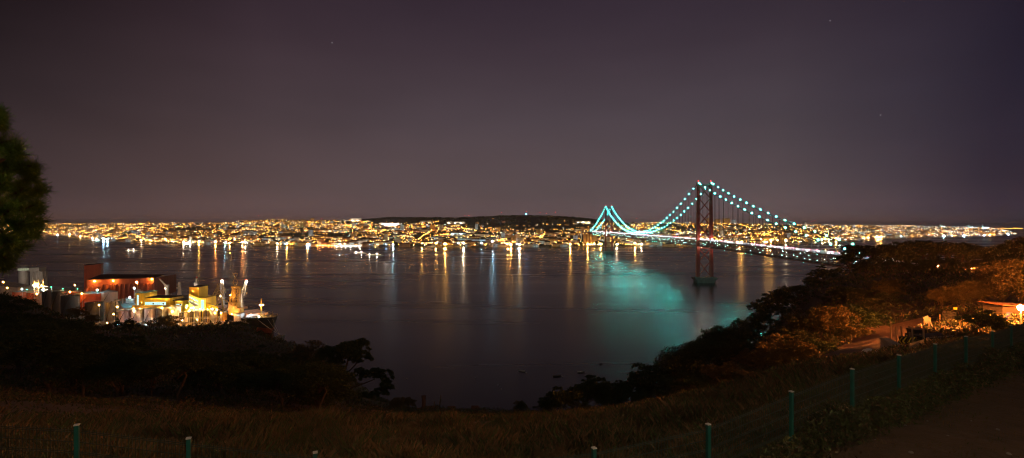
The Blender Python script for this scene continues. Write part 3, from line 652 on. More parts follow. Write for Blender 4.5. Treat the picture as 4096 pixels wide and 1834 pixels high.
def lamp_at(px, s, k_, label=None, dz=0):
    p = far_pt(px, s); km = k_
    if k_ in Q_ and (label or random.random() < .25): km = Q_[k_]
    o = link('street_lamp', LM[km], None, (p.x, p.y, max(p.z, 3.4)+dz)); o.rotation_euler = (0, 0, random.uniform(-.2, .2)-math.atan2(p.x, p.y))
    if label and s < .1: o.scale = (1.45, 1.45, 1.25)
    base = k_.rstrip('b') if k_ not in ('g_blue',) else k_
    if label: tag(o, label, 'street lamp')
    else: tag(o, LL[base][1], 'street lamp', LL[base][0]+' lamps along the far waterfront')
    return o
px = 120.0; cnt = 0
while px < 4058 and cnt < 262:
    r = random.random(); k_ = 'g_sod' if r < .62 else 'g_ww' if r < .82 else 'g_cw' if r < .96 else 'g_blue'
    if px > 3450: k_ = 'g_cw' if r < .5 else 'g_ww' if r < .75 else 'g_sod'
    if 2480 < px < 2850 and k_ != 'g_ww': k_ = 'g_sod'
    lamp_at(px, random.uniform(.004, .03), k_); px += random.expovariate(1/15.3)+3; cnt += 1
BR = [(262, .02, 'g_sodrb', 'bright orange lamp at the far left river mouth'), (278, .03, 'g_sodb', 'bright yellow lamp beside the river mouth marina'), (414, .03, 'g_cwb', 'bright cool white lamp beside the small waterside fort'), (430, .02, 'g_cwb', 'second cool white lamp right of the small fort'), (661, .15, 'g_sodrb', 'brilliant orange lamp left of the white sail-shaped monument'), (813, .2, 'g_sodb', 'bright yellow lamp behind the quay right of the white monument'),
      (826, .02, 'g_sodrb', 'orange quay lamp right of the white monument'), (862, .02, 'g_sodrb', 'orange quay lamp below the arcaded monastery'), (904, .02, 'g_sodrb', 'bright orange quay lamp below the monastery church'), (970, .02, 'g_sodrb', 'orange quay lamp right of the monastery church'), (1744, .03, 'g_sodb', 'bright yellow lamp on the long central waterfront'), (1780, .03, 'g_sodb', 'yellow lamp left of the slab tower on the waterfront'),
      (1854, .03, 'g_wwb', 'brilliant white lamp beside the waterfront slab tower'), (1868, .04, 'g_wwb', 'white lamp right of the waterfront slab tower'), (1970, .08, 'g_cwb', 'brilliant blue white lamp right of the glass offices'), (2540, .03, 'g_sodb', 'bright yellow marina lamp under the bridge'), (2570, .03, 'g_sodb', 'second bright yellow marina lamp under the bridge'), (2600, .03, 'g_sodb', 'third bright yellow marina lamp under the bridge'), (2630, .03, 'g_wwb', 'white marina lamp under the bridge'),
      (2720, .05, 'g_sodb', 'yellow dock lamp left of the near bridge tower'), (2742, .05, 'g_sodb', 'yellow dock lamp close to the near bridge tower'), (2950, .06, 'g_sodb', 'bright yellow dock lamp right of the near tower'), (2966, .06, 'g_sodb', 'second bright yellow dock lamp right of the near tower'), (3084, .07, 'g_sodb', 'yellow container quay lamp behind the bridge deck'), (3110, .05, 'g_sodb', 'brilliant yellow container quay lamp behind the deck'), (3143, .06, 'g_wwb', 'white container quay lamp behind the deck'),
      (3300, .03, 'g_sodb', 'yellow dock lamp beyond the cables of the side span'), (3345, .05, 'g_sodb', 'bright yellow dock lamp at the peninsula'), (3375, .05, 'g_sodb', 'bright yellow dock lamp at the peninsula tip'), (3472, .05, 'g_sodb', 'yellow mole lamp, first of four in the row'), (3489, .05, 'g_sodb', 'yellow mole lamp, second of four in the row'), (3507, .05, 'g_sodb', 'yellow mole lamp, third of four in the row'), (3525, .05, 'g_sodb', 'yellow mole lamp, last of four in the row'),
      (3978, .04, 'g_cwb', 'brilliant blue white lamp near the end of the old town'), (4032, .03, 'g_cwb', 'blue white lamp at the far right end of the shore')]
for a in BR: lamp_at(*a)
st_l = {k_: MB() for k_ in ('g_sod', 'g_ww', 'g_cw', 'g_blue', 'g_red', 'g_green')}
for px, s, py in sample_far(11000, lo=.02, pw=.95, thr=1.5):
    p = far_pt(px, s); r = random.random()
    if px > 3300: k_ = 'g_sod' if r < .45 else 'g_ww' if r < .72 else 'g_cw' if r < .95 else 'g_blue'
    else: k_ = 'g_sod' if r < .78 else 'g_ww' if r < .89 else 'g_cw' if r < .965 else 'g_blue' if r < .98 else 'g_green'
    st_l[k_].octa((p.x, p.y-12, p.z+random.uniform(7, 11)), random.choice((.55, .7, .9, 1.1, 1.5))*(p.y/4200)**.7)
# rows of lamps following streets across the slopes
for _ in range(60):
    px, s, py = sample_far(1, lo=.1, hi=.95)[0]; dx = random.uniform(3, 7); ds = random.gauss(0, .012)
    for q in range(random.randint(6, 16)):
        if 0 < s+ds*q < .98: p = far_pt(px+dx*q, s+ds*q); st_l['g_sod'].octa((p.x, p.y-12, p.z+9), 1.5)
for _ in range(12):
    px = random.uniform(1000, 3900); p = far_pt(px, 1); st_l['g_red'].octa((p.x, p.y, p.z+random.uniform(16, 60)), 2.4)
for k_, m_ in st_l.items(): tag(m_.build('distant_street_lights', M[k_]), kind='stuff')

# ---- landmarks, each standing on the bank
LIT = {'gold': mat('gold_stone', (.62, .45, .2), .85, scale=.05), 'pale': mat('pale_stone', (.72, .68, .6), .85, scale=.05), 'brickr': mat('red_brick_stone', (.5, .25, .13), .85, scale=.05)}
def flood(par, pts_, mk, r=1.0):
    "floodlights at the foot of a building, part of it"
    for p_ in pts_: MB().octa(p_, r).build('floodlight', M[mk], par)
def px_thing(name, label, cat, px, s, group=None):
    p = far_pt(px, s); p.z = max(p.z, 3.4); o = thing(name, label, cat, p, 0, group); return o, p.y/F   # metres per photo pixel at that distance
# riverside fort
o, u = px_thing('riverside_tower', 'small square fort tower lit pale cyan at the water edge, far left', 'fort', 395, .005)
MB().box((0, 0, 3*u), (13*u, 8*u, 8*u)).build('bastion', LIT['pale'], o); MB().box((1*u, 2*u, 8*u), (7*u, 6*u, 18*u)).box((1*u, 2*u, 17.5*u), (8*u, 7*u, 1.4*u)).build('keep', LIT['pale'], o)
flood(o, [(-5*u, -9*u, 4), (6*u, -9*u, 4), (0, -12*u, 3)], 'g_cwb', .9)
# sail monument
o, u = px_thing('monument', 'tall white floodlit monument shaped like a stone sail on the quay', 'monument', 762, .01)
MB().xprism([(-6*u, 0), (5*u, 0), (3*u, 27*u), (0, 27*u), (-1*u, 22*u), (-4*u, 12*u)], -4.5*u, 4.5*u).build('shaft', LIT['pale'], o)
MB().box((-2*u, -4*u, 3*u), (16*u, 10*u, 5*u)).box((-6*u, -9*u, 1*u), (7*u, 8*u, 3*u)).build('prow', LIT['pale'], o)
flood(o, [(-9*u, -16*u, 3), (0, -20*u, 3), (9*u, -16*u, 3), (3*u, -14*u, 12)], 'g_wwb', 1.5)
# culture centre: long low terraces
o, u = px_thing('cultural_centre', 'broad low stone complex with terraces behind the white monument', 'building', 775, .16)
for k_, (a, b_, h_) in enumerate(((-60, -20, 8), (-18, 30, 10), (32, 60, 7), (-70, 60, 4))): MB().box(((a+b_)/2*u, k_*3, h_*u/2-6), ((b_-a)*u, 40+k_*7, h_*u+12)).build('wing', LIT['gold'], o)
flood(o, [(q*u, -45, 2) for q in range(-60, 61, 24)], 'g_sod', 2.0)
# monastery + church
o, u = px_thing('monastery', 'long golden arcaded monastery wing with a row of pinnacles', 'monastery', 895, .24)
MB().box((0, 0, 3*u-6), (88*u, 26, 9*u+12)).build('arcade_wing', LIT['gold'], o)
q = MB()
for a in np.arange(-43, 44, 4.0): q.cyl((a*u, -14, 7*u-2), .9*u, 3.4*u, 5, r2=.05); q.box((a*u, -14, 2*u), (1.3*u, 3, 10*u))
q.build('pinnacle', LIT['gold'], o)
MB().box((-42*u, 2, 6*u), (3*u, 14, 18*u)).cyl((-42*u, 2, 15*u), 1.6*u, 5*u, 6, r2=.05).build('corner_turret', LIT['gold'], o)
flood(o, [(q_*u, -34, 2) for q_ in range(-40, 45, 12)], 'g_sodb', .8)
o, u = px_thing('church', 'white monastery church with a small dome and bell tower', 'church', 966, .22)
MB().box((6*u, 0, 4*u), (34*u, 26, 11*u)).build('nave', LIT['pale'], o); MB().box((-13*u, 0, 7*u), (6*u, 16, 17*u)).build('bell_tower', LIT['pale'], o)
MB().ball((-13*u, 0, 16*u), 3.2*u, 12, 8, sz=1.3).cyl((-13*u, 0, 19*u), .5*u, 4*u, 6, r2=.05).build('dome', LIT['pale'], o)
flood(o, [(q_*u, -34, 3) for q_ in (-18, -4, 10, 22)], 'g_wwb', 1.0)
# ticket pavilion on the water
o, u = px_thing('ferry_pier', 'white lit ferry pavilion on the water below the church', 'pier', 912, .001)
MB().box((0, -10, 2.4), (24*u, 14, 2)).box((0, -10, 8.5), (25*u, 15, .8)).build('roof', M['white'], o); MB().box((0, -10, 5.5), (22*u, 10, 4)).build('lit_glass', M['g_win'], o)
# blue cube
o, u = px_thing('waterfront_pavilion', 'square pavilion lit bright blue at the quay', 'pavilion', 1243, .01)
MB().box((0, 0, 5*u), (17*u, 20, 10*u)).box((0, 0, 10.4*u), (18*u, 21, .8*u)).build('hall', LIT['pale'], o)
flood(o, [(-10*u, -26, 4), (0, -28, 3), (10*u, -26, 4)], 'g_blue', 3.0); flood(o, [(0, -30, 6)], 'g_cwb', 1.2)
# old power station
o, u = px_thing('power_station', 'old brick power station lit orange, with tall arched windows', 'power station', 1310, .02)
MB().box((-28*u, 10, 10*u), (17*u, 26, 24*u)).build('boiler_house', LIT['brickr'], o); MB().box((-24*u, 8, 24*u), (6*u, 20, 4*u)).build('roof_block', LIT['brickr'], o)
q = MB()
for k_, (a, w_, h_) in enumerate(((-9, 18, 12), (9, 16, 13), (27, 18, 9))):
    q.box((a*u, k_*2, h_/2*u), (w_*u, 22+k_, h_*u)); q.xprism([(-11+k_*2, h_*u), (11+k_*2, h_*u), (k_*2, (h_+3)*u)], (a-w_/2)*u, (a+w_/2)*u)
q.build('turbine_hall', LIT['brickr'], o)
for a in np.arange(-35, 36, 5.0): MB().box((a*u, -11.6-(1.5 if a < -20 else 0), (8 if a < -20 else 4)*u), (1.6*u, .4, (14 if a < -20 else 6)*u)).build('window', M['g_winw'], o)
flood(o, [(q_*u, -26, 2.5) for q_ in (-34, -24, -12, 0, 12, 24, 34)], 'g_sodrb', 1.0)
# low curved museum
o, u = px_thing('museum', 'low white curved museum like a swelling wave on the waterfront', 'museum', 1410, .008)
q = MB(); pr = [(x, 1.2+10.5*max(0, math.sin(math.pi*(x+66)/132))**1.6) for x in range(-66, 67, 6)]
for (a, ha), (b_, hb) in zip(pr[:-1], pr[1:]):
    q.add([(a*u, -14, 0), (b_*u, -14, 0), (b_*u, -14, hb*u*.55), (a*u, -14, ha*u*.55), (a*u, 16, ha*u), (b_*u, 16, hb*u), (b_*u, 40, 0), (a*u, 40, 0)], [(0, 1, 2, 3), (3, 2, 5, 4), (4, 5, 6, 7)])
q.build('shell', M['white'], o)
flood(o, [(q_*u, -34, 2.5) for q_ in range(-54, 58, 18)], 'g_wwb', 1.0)
# palace on the hill
o, u = px_thing('palace', 'long white floodlit palace on the hillside left of the dark forest', 'palace', 1562, .70)
MB().box((0, 0, 4*u), (70*u, 40, 18*u)).build('wing', LIT['pale'], o)
for a in (-33, 8, 33): MB().box((a*u, -3, 8*u), (7*u, 40, 14*u)).build('pavilion', LIT['pale'], o)
flood(o, [(q_*u, -60, 8) for q_ in range(-32, 33, 10)], 'g_wwb', 2.6)
# other lit buildings
LIST = [(1835, 13, 28, 'office_tower', 'tall pale slab tower block by the central waterfront', 'office block', .10, 'office', 'g_cwb'), (1915, 54, 16, 'glass_office', 'wide glass office building lit cyan behind the promenade', 'office block', .10, 'office', 'g_cwb'),
        (1822, 72, 8, 'stadium', 'long hillside hall lit white under the dark forest', 'hall', .80, 'white', 'g_wwb'), (1705, 46, 11, 'apartment_block', 'large pale block with a dark courtyard high on the hill', 'apartment block', .82, 'white', 'g_cw'), (1730, 22, 22, 'apartment_block', 'tall yellow-lit apartment block halfway up the hill', 'apartment block', .55, 'ochre', 'g_sodb'),
        (1830, 66, 7, 'exhibition_hall', 'long low hall with a cyan lit roof below the dark forest', 'hall', .42, 'office', 'g_cwb'), (1250, 14, 18, 'apartment_tower', 'tallest of the pale apartment towers on the left skyline', 'apartment block', .93, 'cream', 'g_sod'), (1210, 12, 13, 'apartment_tower', 'pale apartment tower left of the tallest one on the skyline', 'apartment block', .92, 'cream', 'g_sod'),
        (1185, 14, 11, 'apartment_tower', 'leftmost of the pale apartment towers on the skyline', 'apartment block', .92, 'cream', 'g_sod'), (1290, 20, 11, 'apartment_tower', 'pale apartment tower right of the tallest one on the skyline', 'apartment block', .93, 'cream', 'g_sod'), (1425, 40, 12, 'apartment_tower', 'cluster-like wide white tower block on the left skyline', 'apartment block', .97, 'white', 'g_wwb'),
        (2835, 20, 24, 'office_tower', 'dark office tower seen right behind the near bridge tower', 'office block', .97, 'pink', 'g_sod'), (2870, 20, 19, 'hotel_tower', 'brown hotel tower right of the near bridge tower', 'hotel', .97, 'cream', 'g_sod'), (2905, 26, 22, 'hotel_tower', 'stepped hotel tower second right of the near bridge tower', 'hotel', .97, 'cream', 'g_sod'),
        (2935, 14, 18, 'office_tower', 'slim tower with a blue white sign on its roof', 'office block', .97, 'office', 'g_blue'), (3166, 13, 18, 'glass_tower', 'slim glass tower glowing blue on the right skyline', 'office block', .97, 'office', 'g_cw'), (3222, 8, 14, 'glass_tower', 'thin tower with a white lit crown on the right skyline', 'office block', .97, 'white', 'g_wwb'),
        (2887, 16, 26, 'apartment_block', 'white lit apartment block above the docks right of the tower', 'apartment block', .42, 'white', 'g_wwb'), (3596, 14, 15, 'warehouse', 'square dockside building lit bright teal white', 'warehouse', .10, 'white', 'g_cwb'), (3560, 26, 11, 'glass_office', 'wide cyan lit glass building left of the teal white one', 'office block', .12, 'office', 'g_cwb'),
        (3020, 120, 10, 'warehouse', 'long cream warehouse on the container quay behind the deck', 'warehouse', .22, 'cream', 'g_sodb'), (3200, 90, 9, 'warehouse', 'long golden warehouse by the dock beyond the side span', 'warehouse', .25, 'ochre', 'g_sodb'), (3760, 50, 7, 'warehouse', 'long pale customs building in the old town waterfront', 'warehouse', .3, 'cream', 'g_sodb'),
        (3945, 60, 9, 'station_building', 'golden station building on the quay near the domed church', 'station', .2, 'cream', 'g_sodb'), (2330, 60, 6, 'sports_hall', 'low hall glowing white at the end of the bridge approach', 'hall', .85, 'white', 'g_wwb'), (2295, 26, 18, 'silo_block', 'tall pale grain silo block left of the bridge anchorage', 'silo', .08, 'white', 'g_wwb'), (2360, 52, 40, 'silo_block', 'huge golden grain silo wall behind the bridge approach', 'silo', .12, 'ochre', 'g_sodb')]
WI = dict(cream=0, ochre=1, white=2, office=3, pink=4)
for px, w_, h_, nm, lb, ct, s, wl, lamp in LIST:
    o, u = px_thing(nm, lb, ct, px, s); W_, H_ = w_*u, h_*u; k_ = WI[wl]; D_ = min(W_*.5, 30)
    MB().box((0, 0, H_/2-5), (W_, D_, H_+10)).build('wall', WALLS[k_] if 'silo' not in nm else LIT['gold' if wl == 'ochre' else 'pale'], o); MB().box((0, 0, H_+.6), (W_+1, D_+1, 1.2)).box((W_*.15, 0, H_+2.5), (W_*.3, D_*.5, 2.6)).build('roof', M['roof_d'], o)
    n_f = max(1, int(W_/55)+1)
    flood(o, [((q+.5)/n_f*W_-W_/2, -D_/2-22, 4) for q in range(n_f)], lamp, 1.8 if lamp in ('g_sod', 'g_cw', 'g_blue') else 1.0+.00008*o.location.y)
# church domes of the old town
for px, s, nm, lb in ((3874, .97, 'church', 'pale twin-towered church on the old town skyline'), (3762, .95, 'church', 'small white twin-towered church further left on the skyline')):
    o, u = px_thing(nm, lb, 'church', px, s)
    for a in (-3.4, 3.4): MB().box((a*u, 0, 4*u), (4*u, 20, 11*u)).cyl((a*u, 0, 9.5*u), 1.8*u, 4*u, 8, r2=.3).build('bell_tower', LIT['pale'], o)
    MB().box((0, 12, 2*u), (9*u, 30, 8*u)).build('nave', LIT['pale'], o); flood(o, [(-4*u, -50, 8), (5*u, -50, 8)], 'g_cwb', 2.2)
o, u = px_thing('domed_church', 'white domed church at the right end of the old town skyline', 'church', 3929, .93)
MB().box((0, 0, 3*u), (12*u, 50, 9*u)).build('nave', LIT['pale'], o); MB().cyl((0, 0, 7*u), 3.6*u, 3*u, 14).ball((0, 0, 10*u), 3.8*u, 14, 8, sz=1.25).cyl((0, 0, 14.5*u), .7*u, 4*u, 6, r2=.1).build('dome', LIT['pale'], o)
flood(o, [(-7*u, -60, 10), (7*u, -60, 10), (0, -70, 10)], 'g_cwb', 2.6)
# radio tower with blue light on the forest hill
o, u = px_thing('radio_tower', 'slim radio tower with a blue white head on the dark forest hill', 'tower', 2105, 1)
MB().cyl((0, 0, -8), 1.2*u, 10*u, 10, r2=.8*u).build('shaft', M['concrete'], o); MB().cyl((0, 0, 6*u), 1.1*u, 4*u, 10, r2=2.2*u).build('head', M['g_blue'], o); MB().bar((0, 0, 10*u), (0, 0, 20*u), 1.2).build('mast', M['steel_d'], o); MB().octa((0, 0, 20*u), 2.2).build('beacon', M['g_red'], o)
for px, h_, lb in ((2007, 16, 'thin mast with a red light left of the radio tower'), (2160, 14, 'thin mast with a red light right of the radio tower'), (1860, 10, 'short mast with a red light on the left part of the forest ridge'), (2185, 11, 'shorter mast with a red light farther right on the ridge')):
    o, u = px_thing('radio_mast', lb, 'mast', px, 1); MB().bar((0, 0, -5), (0, 0, h_*u), 1.0).build('mast', M['steel_d'], o); MB().octa((0, 0, h_*u), 2.2).build('beacon', M['g_red'], o)
# dockside cranes behind the deck
for px, lb in ((2925, 'left one of two dark dock cranes with raised jibs behind the deck'), (2950, 'right one of two dark dock cranes with raised jibs behind the deck')):
    o, u = px_thing('dock_crane', lb, 'crane', px, .03)
    q = MB()
    for a in (-3, 3): q.bar((a*u, 0, 0), (a*u*.6, 0, 12*u), 2.2)
    q.build('portal', M['steel_d'], o); MB().bar((0, 0, 12*u), (9*u, 0, 38*u), 2.4).bar((1*u, 0, 20*u), (9*u, 0, 38*u), 1).build('jib', M['steel_d'], o); MB().octa((9*u, 0, 38.6*u), 2).build('beacon', M['g_red'], o)
# long low bridge on the far right horizon
vb = thing('distant_bridge', 'faint low bridge marked by a dotted row of lamps on the right horizon', 'bridge', (0, 0, 0))
Yv = 12500
MB().box((PX(4030, Yv), Yv, 84), (260*Yv/F, 24, 5)).build('deck', M['concrete_d'], vb)
q = MB()
for px in np.arange(3900, 4160, 7.0): q.box((PX(px, Yv), Yv, 40), (7, 7, 84))
tag(q.build('piers', M['concrete_d'], vb), kind='stuff')
for px in np.arange(3916, 4090, 5.2):
    if random.random() < .85: MB().octa((PX(px, Yv), Yv-10, 97), 4.2).build('lamp', M['g_sod'], vb)
# ferries and moored yachts near the far bank
def ferry(px, py, L_, lb):
    Y = CAMZ*F/(py-CY); o = thing('ferry', lb, 'ferry', (PX(px, Y), Y, 0), random.uniform(-.1, .1))
    h = MB(); h.add([(-L_/2, -4, 2.4), (L_*.42, -4, 2.4), (L_/2, 0, 3.0), (L_*.42, 4, 2.4), (-L_/2, 4, 2.4), (-L_/2, -3.2, -.6), (L_*.38, -3.2, -.6), (L_*.44, 0, -.6), (L_*.38, 3.2, -.6), (-L_/2, 3.2, -.6)], [(0, 1, 2, 3, 4), (0, 5, 6, 1), (1, 6, 7, 2), (2, 7, 8, 3), (3, 8, 9, 4), (4, 9, 5, 0)]).build('hull', M['white'], o)
    MB().box((-L_*.06, 0, 4), (L_*.72, 6.4, 1.5)).build('window_band', M['g_winw'], o); MB().box((-L_*.06, 0, 2.85), (L_*.74, 6.8, .8)).box((-L_*.06, 0, 5.1), (L_*.76, 6.9, .7)).box((L_*.1, 0, 6.6), (L_*.14, 4, 2.2)).build('superstructure', M['white'], o)
    MB().octa((L_*.1, 0, 8.6), .7).octa((-L_*.3, 0, 6.2), .7).build('deck_light', M['g_wwb'], o)
ferry(530, 1013, 60, 'white lit ferry crossing alone on the left of the river')
ferry(1440, 1023, 55, 'white lit ferry nearer the far bank, upper one of two in mid river')
ferry(1500, 1032, 70, 'white lit ferry in mid river, lower one of the two')
# ------------------------------------------------------------------ industrial quay on the near bank, left
QZ = 9.5
def qb(px0, px1, pyt, Y, dep, zb=QZ, mb=None, k=None):
    x0, x1 = PX(px0, Y), PX(px1, Y); z1 = PZ(pyt, Y)
    return (mb or MB()).box(((x0+x1)/2, Y+dep/2, (z1+zb)/2), (abs(x1-x0), dep, z1-zb), k=k)
qp = [(-262, 498), (-306, 541), (-330, 561), (-470, 701), (-520, 782), (-960, 800), (-960, 486), (-400, 486)]
qm = MB(); qm.prism(qp, -3, QZ); tag(qm.build('quay', M['quay']), kind='structure')
def tank(px0, px1, pyt, Y, m_, lb, roof='cone', name='storage_tank', cat='tank', rail=True, zb=QZ, grp=None, rm='tank_r'):
    u = Y/F; r = abs(px1-px0)/2*u; cx = PX((px0+px1)/2, Y); cy = Y+r; h = PZ(pyt, Y)-zb
    o = thing(name, lb, cat, (cx, cy, zb), 0, grp)
    s = MB(); s.cyl((0, 0, 0), r, h, 40, cap=False)
    for z in np.arange(h*.33, h-.5, h*.33): s.cyl((0, 0, z), r+.12, .3, 40)
    s.build('shell', M[m_], o)
    rr = MB()
    if roof == 'cone': rr.cyl((0, 0, h), r+.15, r*.13, 40, r2=.5)
    elif roof == 'steep': rr.cyl((0, 0, h), r+.3, r*.32, 40, r2=.4)
    else: rr.cyl((0, 0, h-.2), r, .3, 40)
    rr.cyl((r*.3, -r*.3, h), .5, 1.2, 10); rr.build('roof', M[rm], o)
    if rail:
        q = MB(); n = 28
        for i in range(n):
            a, b_ = 2*math.pi*i/n, 2*math.pi*(i+1)/n; pa, pb = Vector((r*math.cos(a), r*math.sin(a), h)), Vector((r*math.cos(b_), r*math.sin(b_), h))
            q.bar(pa, pa+Vector((0, 0, 1.2)), .09)
            for z in (.6, 1.2): q.bar(pa+Vector((0, 0, z)), pb+Vector((0, 0, z)), .08)
        q.build('railing', M['galv'], o)
    q = MB(); a0 = -math.pi*.62; n = 12
    for i in range(n):
        a, b_ = a0+i*.09, a0+(i+1)*.09; q.bar(((r+.5)*math.cos(a), (r+.5)*math.sin(a), h*i/n), ((r+.5)*math.cos(b_), (r+.5)*math.sin(b_), h*(i+1)/n), .9, .15)
    if r > 4: q.build('spiral_stair', M['steel_d'], o)
    return o
# back: silo block with round control tower
Y = 765
o = thing('grain_silo', 'pale concrete silo block with a round glazed control tower', 'silo', (PX(110, Y), Y, QZ))
u = Y/F; X0 = PX(110, Y)
b_ = MB()
for i, a in enumerate((112, 130, 144)): b_.cyl((PX(a, Y)-X0, 8, 0), 9*u, PZ(1096, Y)-QZ, 24)
for i, a in enumerate((112, 130, 144)): b_.cyl((PX(a, Y)-X0, 14, 0), 9*u, PZ(1096, Y)-QZ, 24)
b_.box((PX(128, Y)-X0, 9, PZ(1088, Y)-QZ), (40*u, 12, 15*u)); b_.build('silo_cells', M['concrete'], o)
MB().cyl((PX(89, Y)-X0, 2, 0), 15*u, PZ(1091, Y)-QZ, 28).build('tower_shaft', M['concrete'], o)
MB().cyl((PX(89, Y)-X0, 2, PZ(1091, Y)-QZ), 17*u, 9.5*u, 28).build('glazing', glow('glazed_room', (.75, .8, .5), .42), o)
q = MB().cyl((PX(89, Y)-X0, 2, PZ(1082, Y)-QZ), 17.6*u, 1.2*u, 28).cyl((PX(89, Y)-X0, 2, PZ(1091, Y)-QZ-.6), 18.2*u, 1*u, 28).cyl((PX(89, Y)-X0, 2, PZ(1071, Y)-QZ), 17.6*u, 2*u, 28).cyl((PX(89, Y)-X0, 2, PZ(1081, Y)-QZ), 16.6*u, 9*u, 28)
for i in range(20): a = i*math.pi/10; q.bar((PX(89, Y)-X0+17.2*u*math.cos(a), 2+17.2*u*math.sin(a), PZ(1091, Y)-QZ), (PX(89, Y)-X0+17.2*u*math.cos(a), 2+17.2*u*math.sin(a), PZ(1071, Y)-QZ), .3)
q.build('cap', M['concrete_d'], o)
# sloping shed far left
Y = 700; o = thing('conveyor_shed', 'long low shed with a sloping yellow-lit wall at the far left', 'shed', (PX(40, Y), Y, QZ))
x0, x1 = -60*Y/F, 32*Y/F
MB().add([(x0, 0, 0), (x1, 0, 0), (x1, 20, 0), (x0, 20, 0), (x0, 0, 16), (x1, 0, PZ(1160, Y)-QZ), (x1, 20, PZ(1160, Y)-QZ), (x0, 20, 16)], [(0, 1, 5, 4), (1, 2, 6, 5), (2, 3, 7, 6), (3, 0, 4, 7)]).build('wall', M['steel_w'], o)
MB().add([(x0, -1, 16.2), (x1, -1, PZ(1160, Y)-QZ+.2), (x1, 21, PZ(1160, Y)-QZ+.2), (x0, 21, 16.2), (x0, 10, 22), (x1, 10, PZ(1148, Y)-QZ)], [(0, 1, 5, 4), (4, 5, 2, 3), (1, 2, 5), (0, 4, 3)]).build('roof', M['concrete'], o)
# lit lattice tower behind the tanks
Y = 640; o = thing('lattice_tower', 'pale lattice process tower studded with bright lamps', 'tower', (PX(155, Y), Y, QZ))
u = Y/F; H_ = PZ(1127, Y)-QZ; q = MB()
for a in (-9, 9):
    for b2_ in (-3, 3): q.bar((a*u, b2_, 0), (a*u, b2_, H_), .6)
for z in np.arange(2, H_, 5):
    q.bar((-9*u, -3, z), (9*u, -3, z), .4); q.bar((-9*u, -3, z), (9*u, -3, min(z+5, H_)), .3); q.box((0, 0, z), (18*u, 6, .3))
q.build('frame', M['steel_w'], o)
MB().cyl((14*u, 2, 0), 5*u, H_*.75, 12).cyl((26*u, 2, 0), 4*u, H_*.6, 12).bar((0, 0, H_*.7), (32*u, 2, H_*.7), 1.2).build('vessel', M['galv'], o)
for a, py, kk in ((0, 1142, 'g_sodb'), (10, 1143, 'g_sodb'), (5, 1152, 'g_sodb'), (-4, 1154, 'g_wwb'), (24, 1149, 'g_sodb'), (12, 1158, 'g_sodb'), (28, 1166, 'g_cwb'), (32, 1170, 'g_wwb')):
    MB().ball((a*u, -4.2, PZ(py, Y)-QZ), .42, 8, 5).build('lamp', M[kk], o)
# red tower block + warehouse
Y = 735; o = thing('red_tower', 'tall red windowed tower block standing beside the red warehouse', 'tower', (PX(336, Y), Y, QZ)); u = Y/F; H_ = PZ(1069, Y)-QZ
xw = -26*u; xe = 48*u
MB().add([(xw, 16, 0), (0, 0, 0), (xe, 9, 0), (xe+xw, 25, 0), (xw, 16, H_), (0, 0, H_-.8), (xe, 9, H_+1), (xe+xw, 25, H_+1)], [(0, 1, 5, 4), (1, 2, 6, 5), (2, 3, 7, 6), (3, 0, 4, 7)]).build('wall', M['red'], o)
MB().add([(xw-.4, 16, H_+.1), (0, -.5, H_-.7), (xe+.4, 9, H_+1.1), (xe+xw, 25.4, H_+1.1)], [(0, 1, 2, 3)]).bar((18*u, 14, H_), (18*u, 14, H_+7), .2).build('roof', M['redroof'], o)
for col_ in (.35, .72):
    for py in (1080, 1100, 1128, 1146, 1165, 1180):
        px_, py_ = xw*(1-col_), 16*(1-col_)
        lit = py in (1080, 1128, 1146, 1165)
        z = PZ(py, Y)-QZ; w_ = MB(); d = Vector((xw, 16, 0)).normalized(); nrm = Vector((-16, xw, 0)).normalized()*(1 if -16 < 0 else -1)
        c_ = Vector((px_, py_, z))+Vector((-d.y, d.x, 0))*0; nn = Vector((d.y, -d.x, 0)); nn = nn if nn.y < 0 else -nn
        a_, b2_ = c_-d*.75+nn*.06, c_+d*.75+nn*.06
        w_.add([a_-Vector((0, 0, 2)), b2_-Vector((0, 0, 2)), b2_+Vector((0, 0, 2)), a_+Vector((0, 0, 2))], [(0, 1, 2, 3), (3, 2, 1, 0)])
        w_.build('window', M['g_win'] if lit else M['blk'], o)
Y = 672; u = Y/F
o = thing('warehouse', 'very long red warehouse with buttressed walls and a dark roof', 'warehouse', (PX(348, Y), Y, QZ)); H_ = PZ(1130, Y)-QZ; Ln = PX(617, Y+30)-PX(348, Y)
def wp(f): return Vector((Ln*f, 30*f, 0))
q = MB(); N_ = 24
for i in range(N_):
    a, b2_ = wp(i/N_), wp((i+1)/N_); dpt = Vector((-.1, .995, 0))*(0 if 0 else 1)
    h0 = H_+1.5*math.sin(i/N_*math.pi)*0; q.add([a, b2_, b2_+Vector((0, 0, h0)), a+Vector((0, 0, h0))], [(0, 1, 2, 3)])
q.add([wp(1), wp(1)+Vector((-6, 55, 0)), wp(1)+Vector((-6, 55, H_)), wp(1)+Vector((0, 0, H_))], [(0, 1, 2, 3)]); q.add([wp(0), wp(0)+Vector((-6, 55, 0)), wp(0)+Vector((-6, 55, H_)), Vector((0, 0, H_))], [(3, 2, 1, 0)])
q.build('wall', M['red'], o)
MB().add([Vector((-.5, -.6, H_+.1)), wp(1)+Vector((.5, -.6, H_+.1)), wp(1)+Vector((-3, 27, H_+2.2)), Vector((-3, 27, H_+5.5)), wp(1)+Vector((-6, 55, H_)), Vector((-6, 55, H_))], [(0, 1, 2, 3), (3, 2, 4, 5)]).build('roof', M['redroof'], o)
q = MB(); q.bar((0, -.3, H_+.5), wp(1)+Vector((0, -.3, H_+.5)), .5, .9)
for i in range(60): p_ = wp(i/59); q.bar(p_+Vector((0, .4, H_)), p_+Vector((0, .4, H_+1.8)), .1)
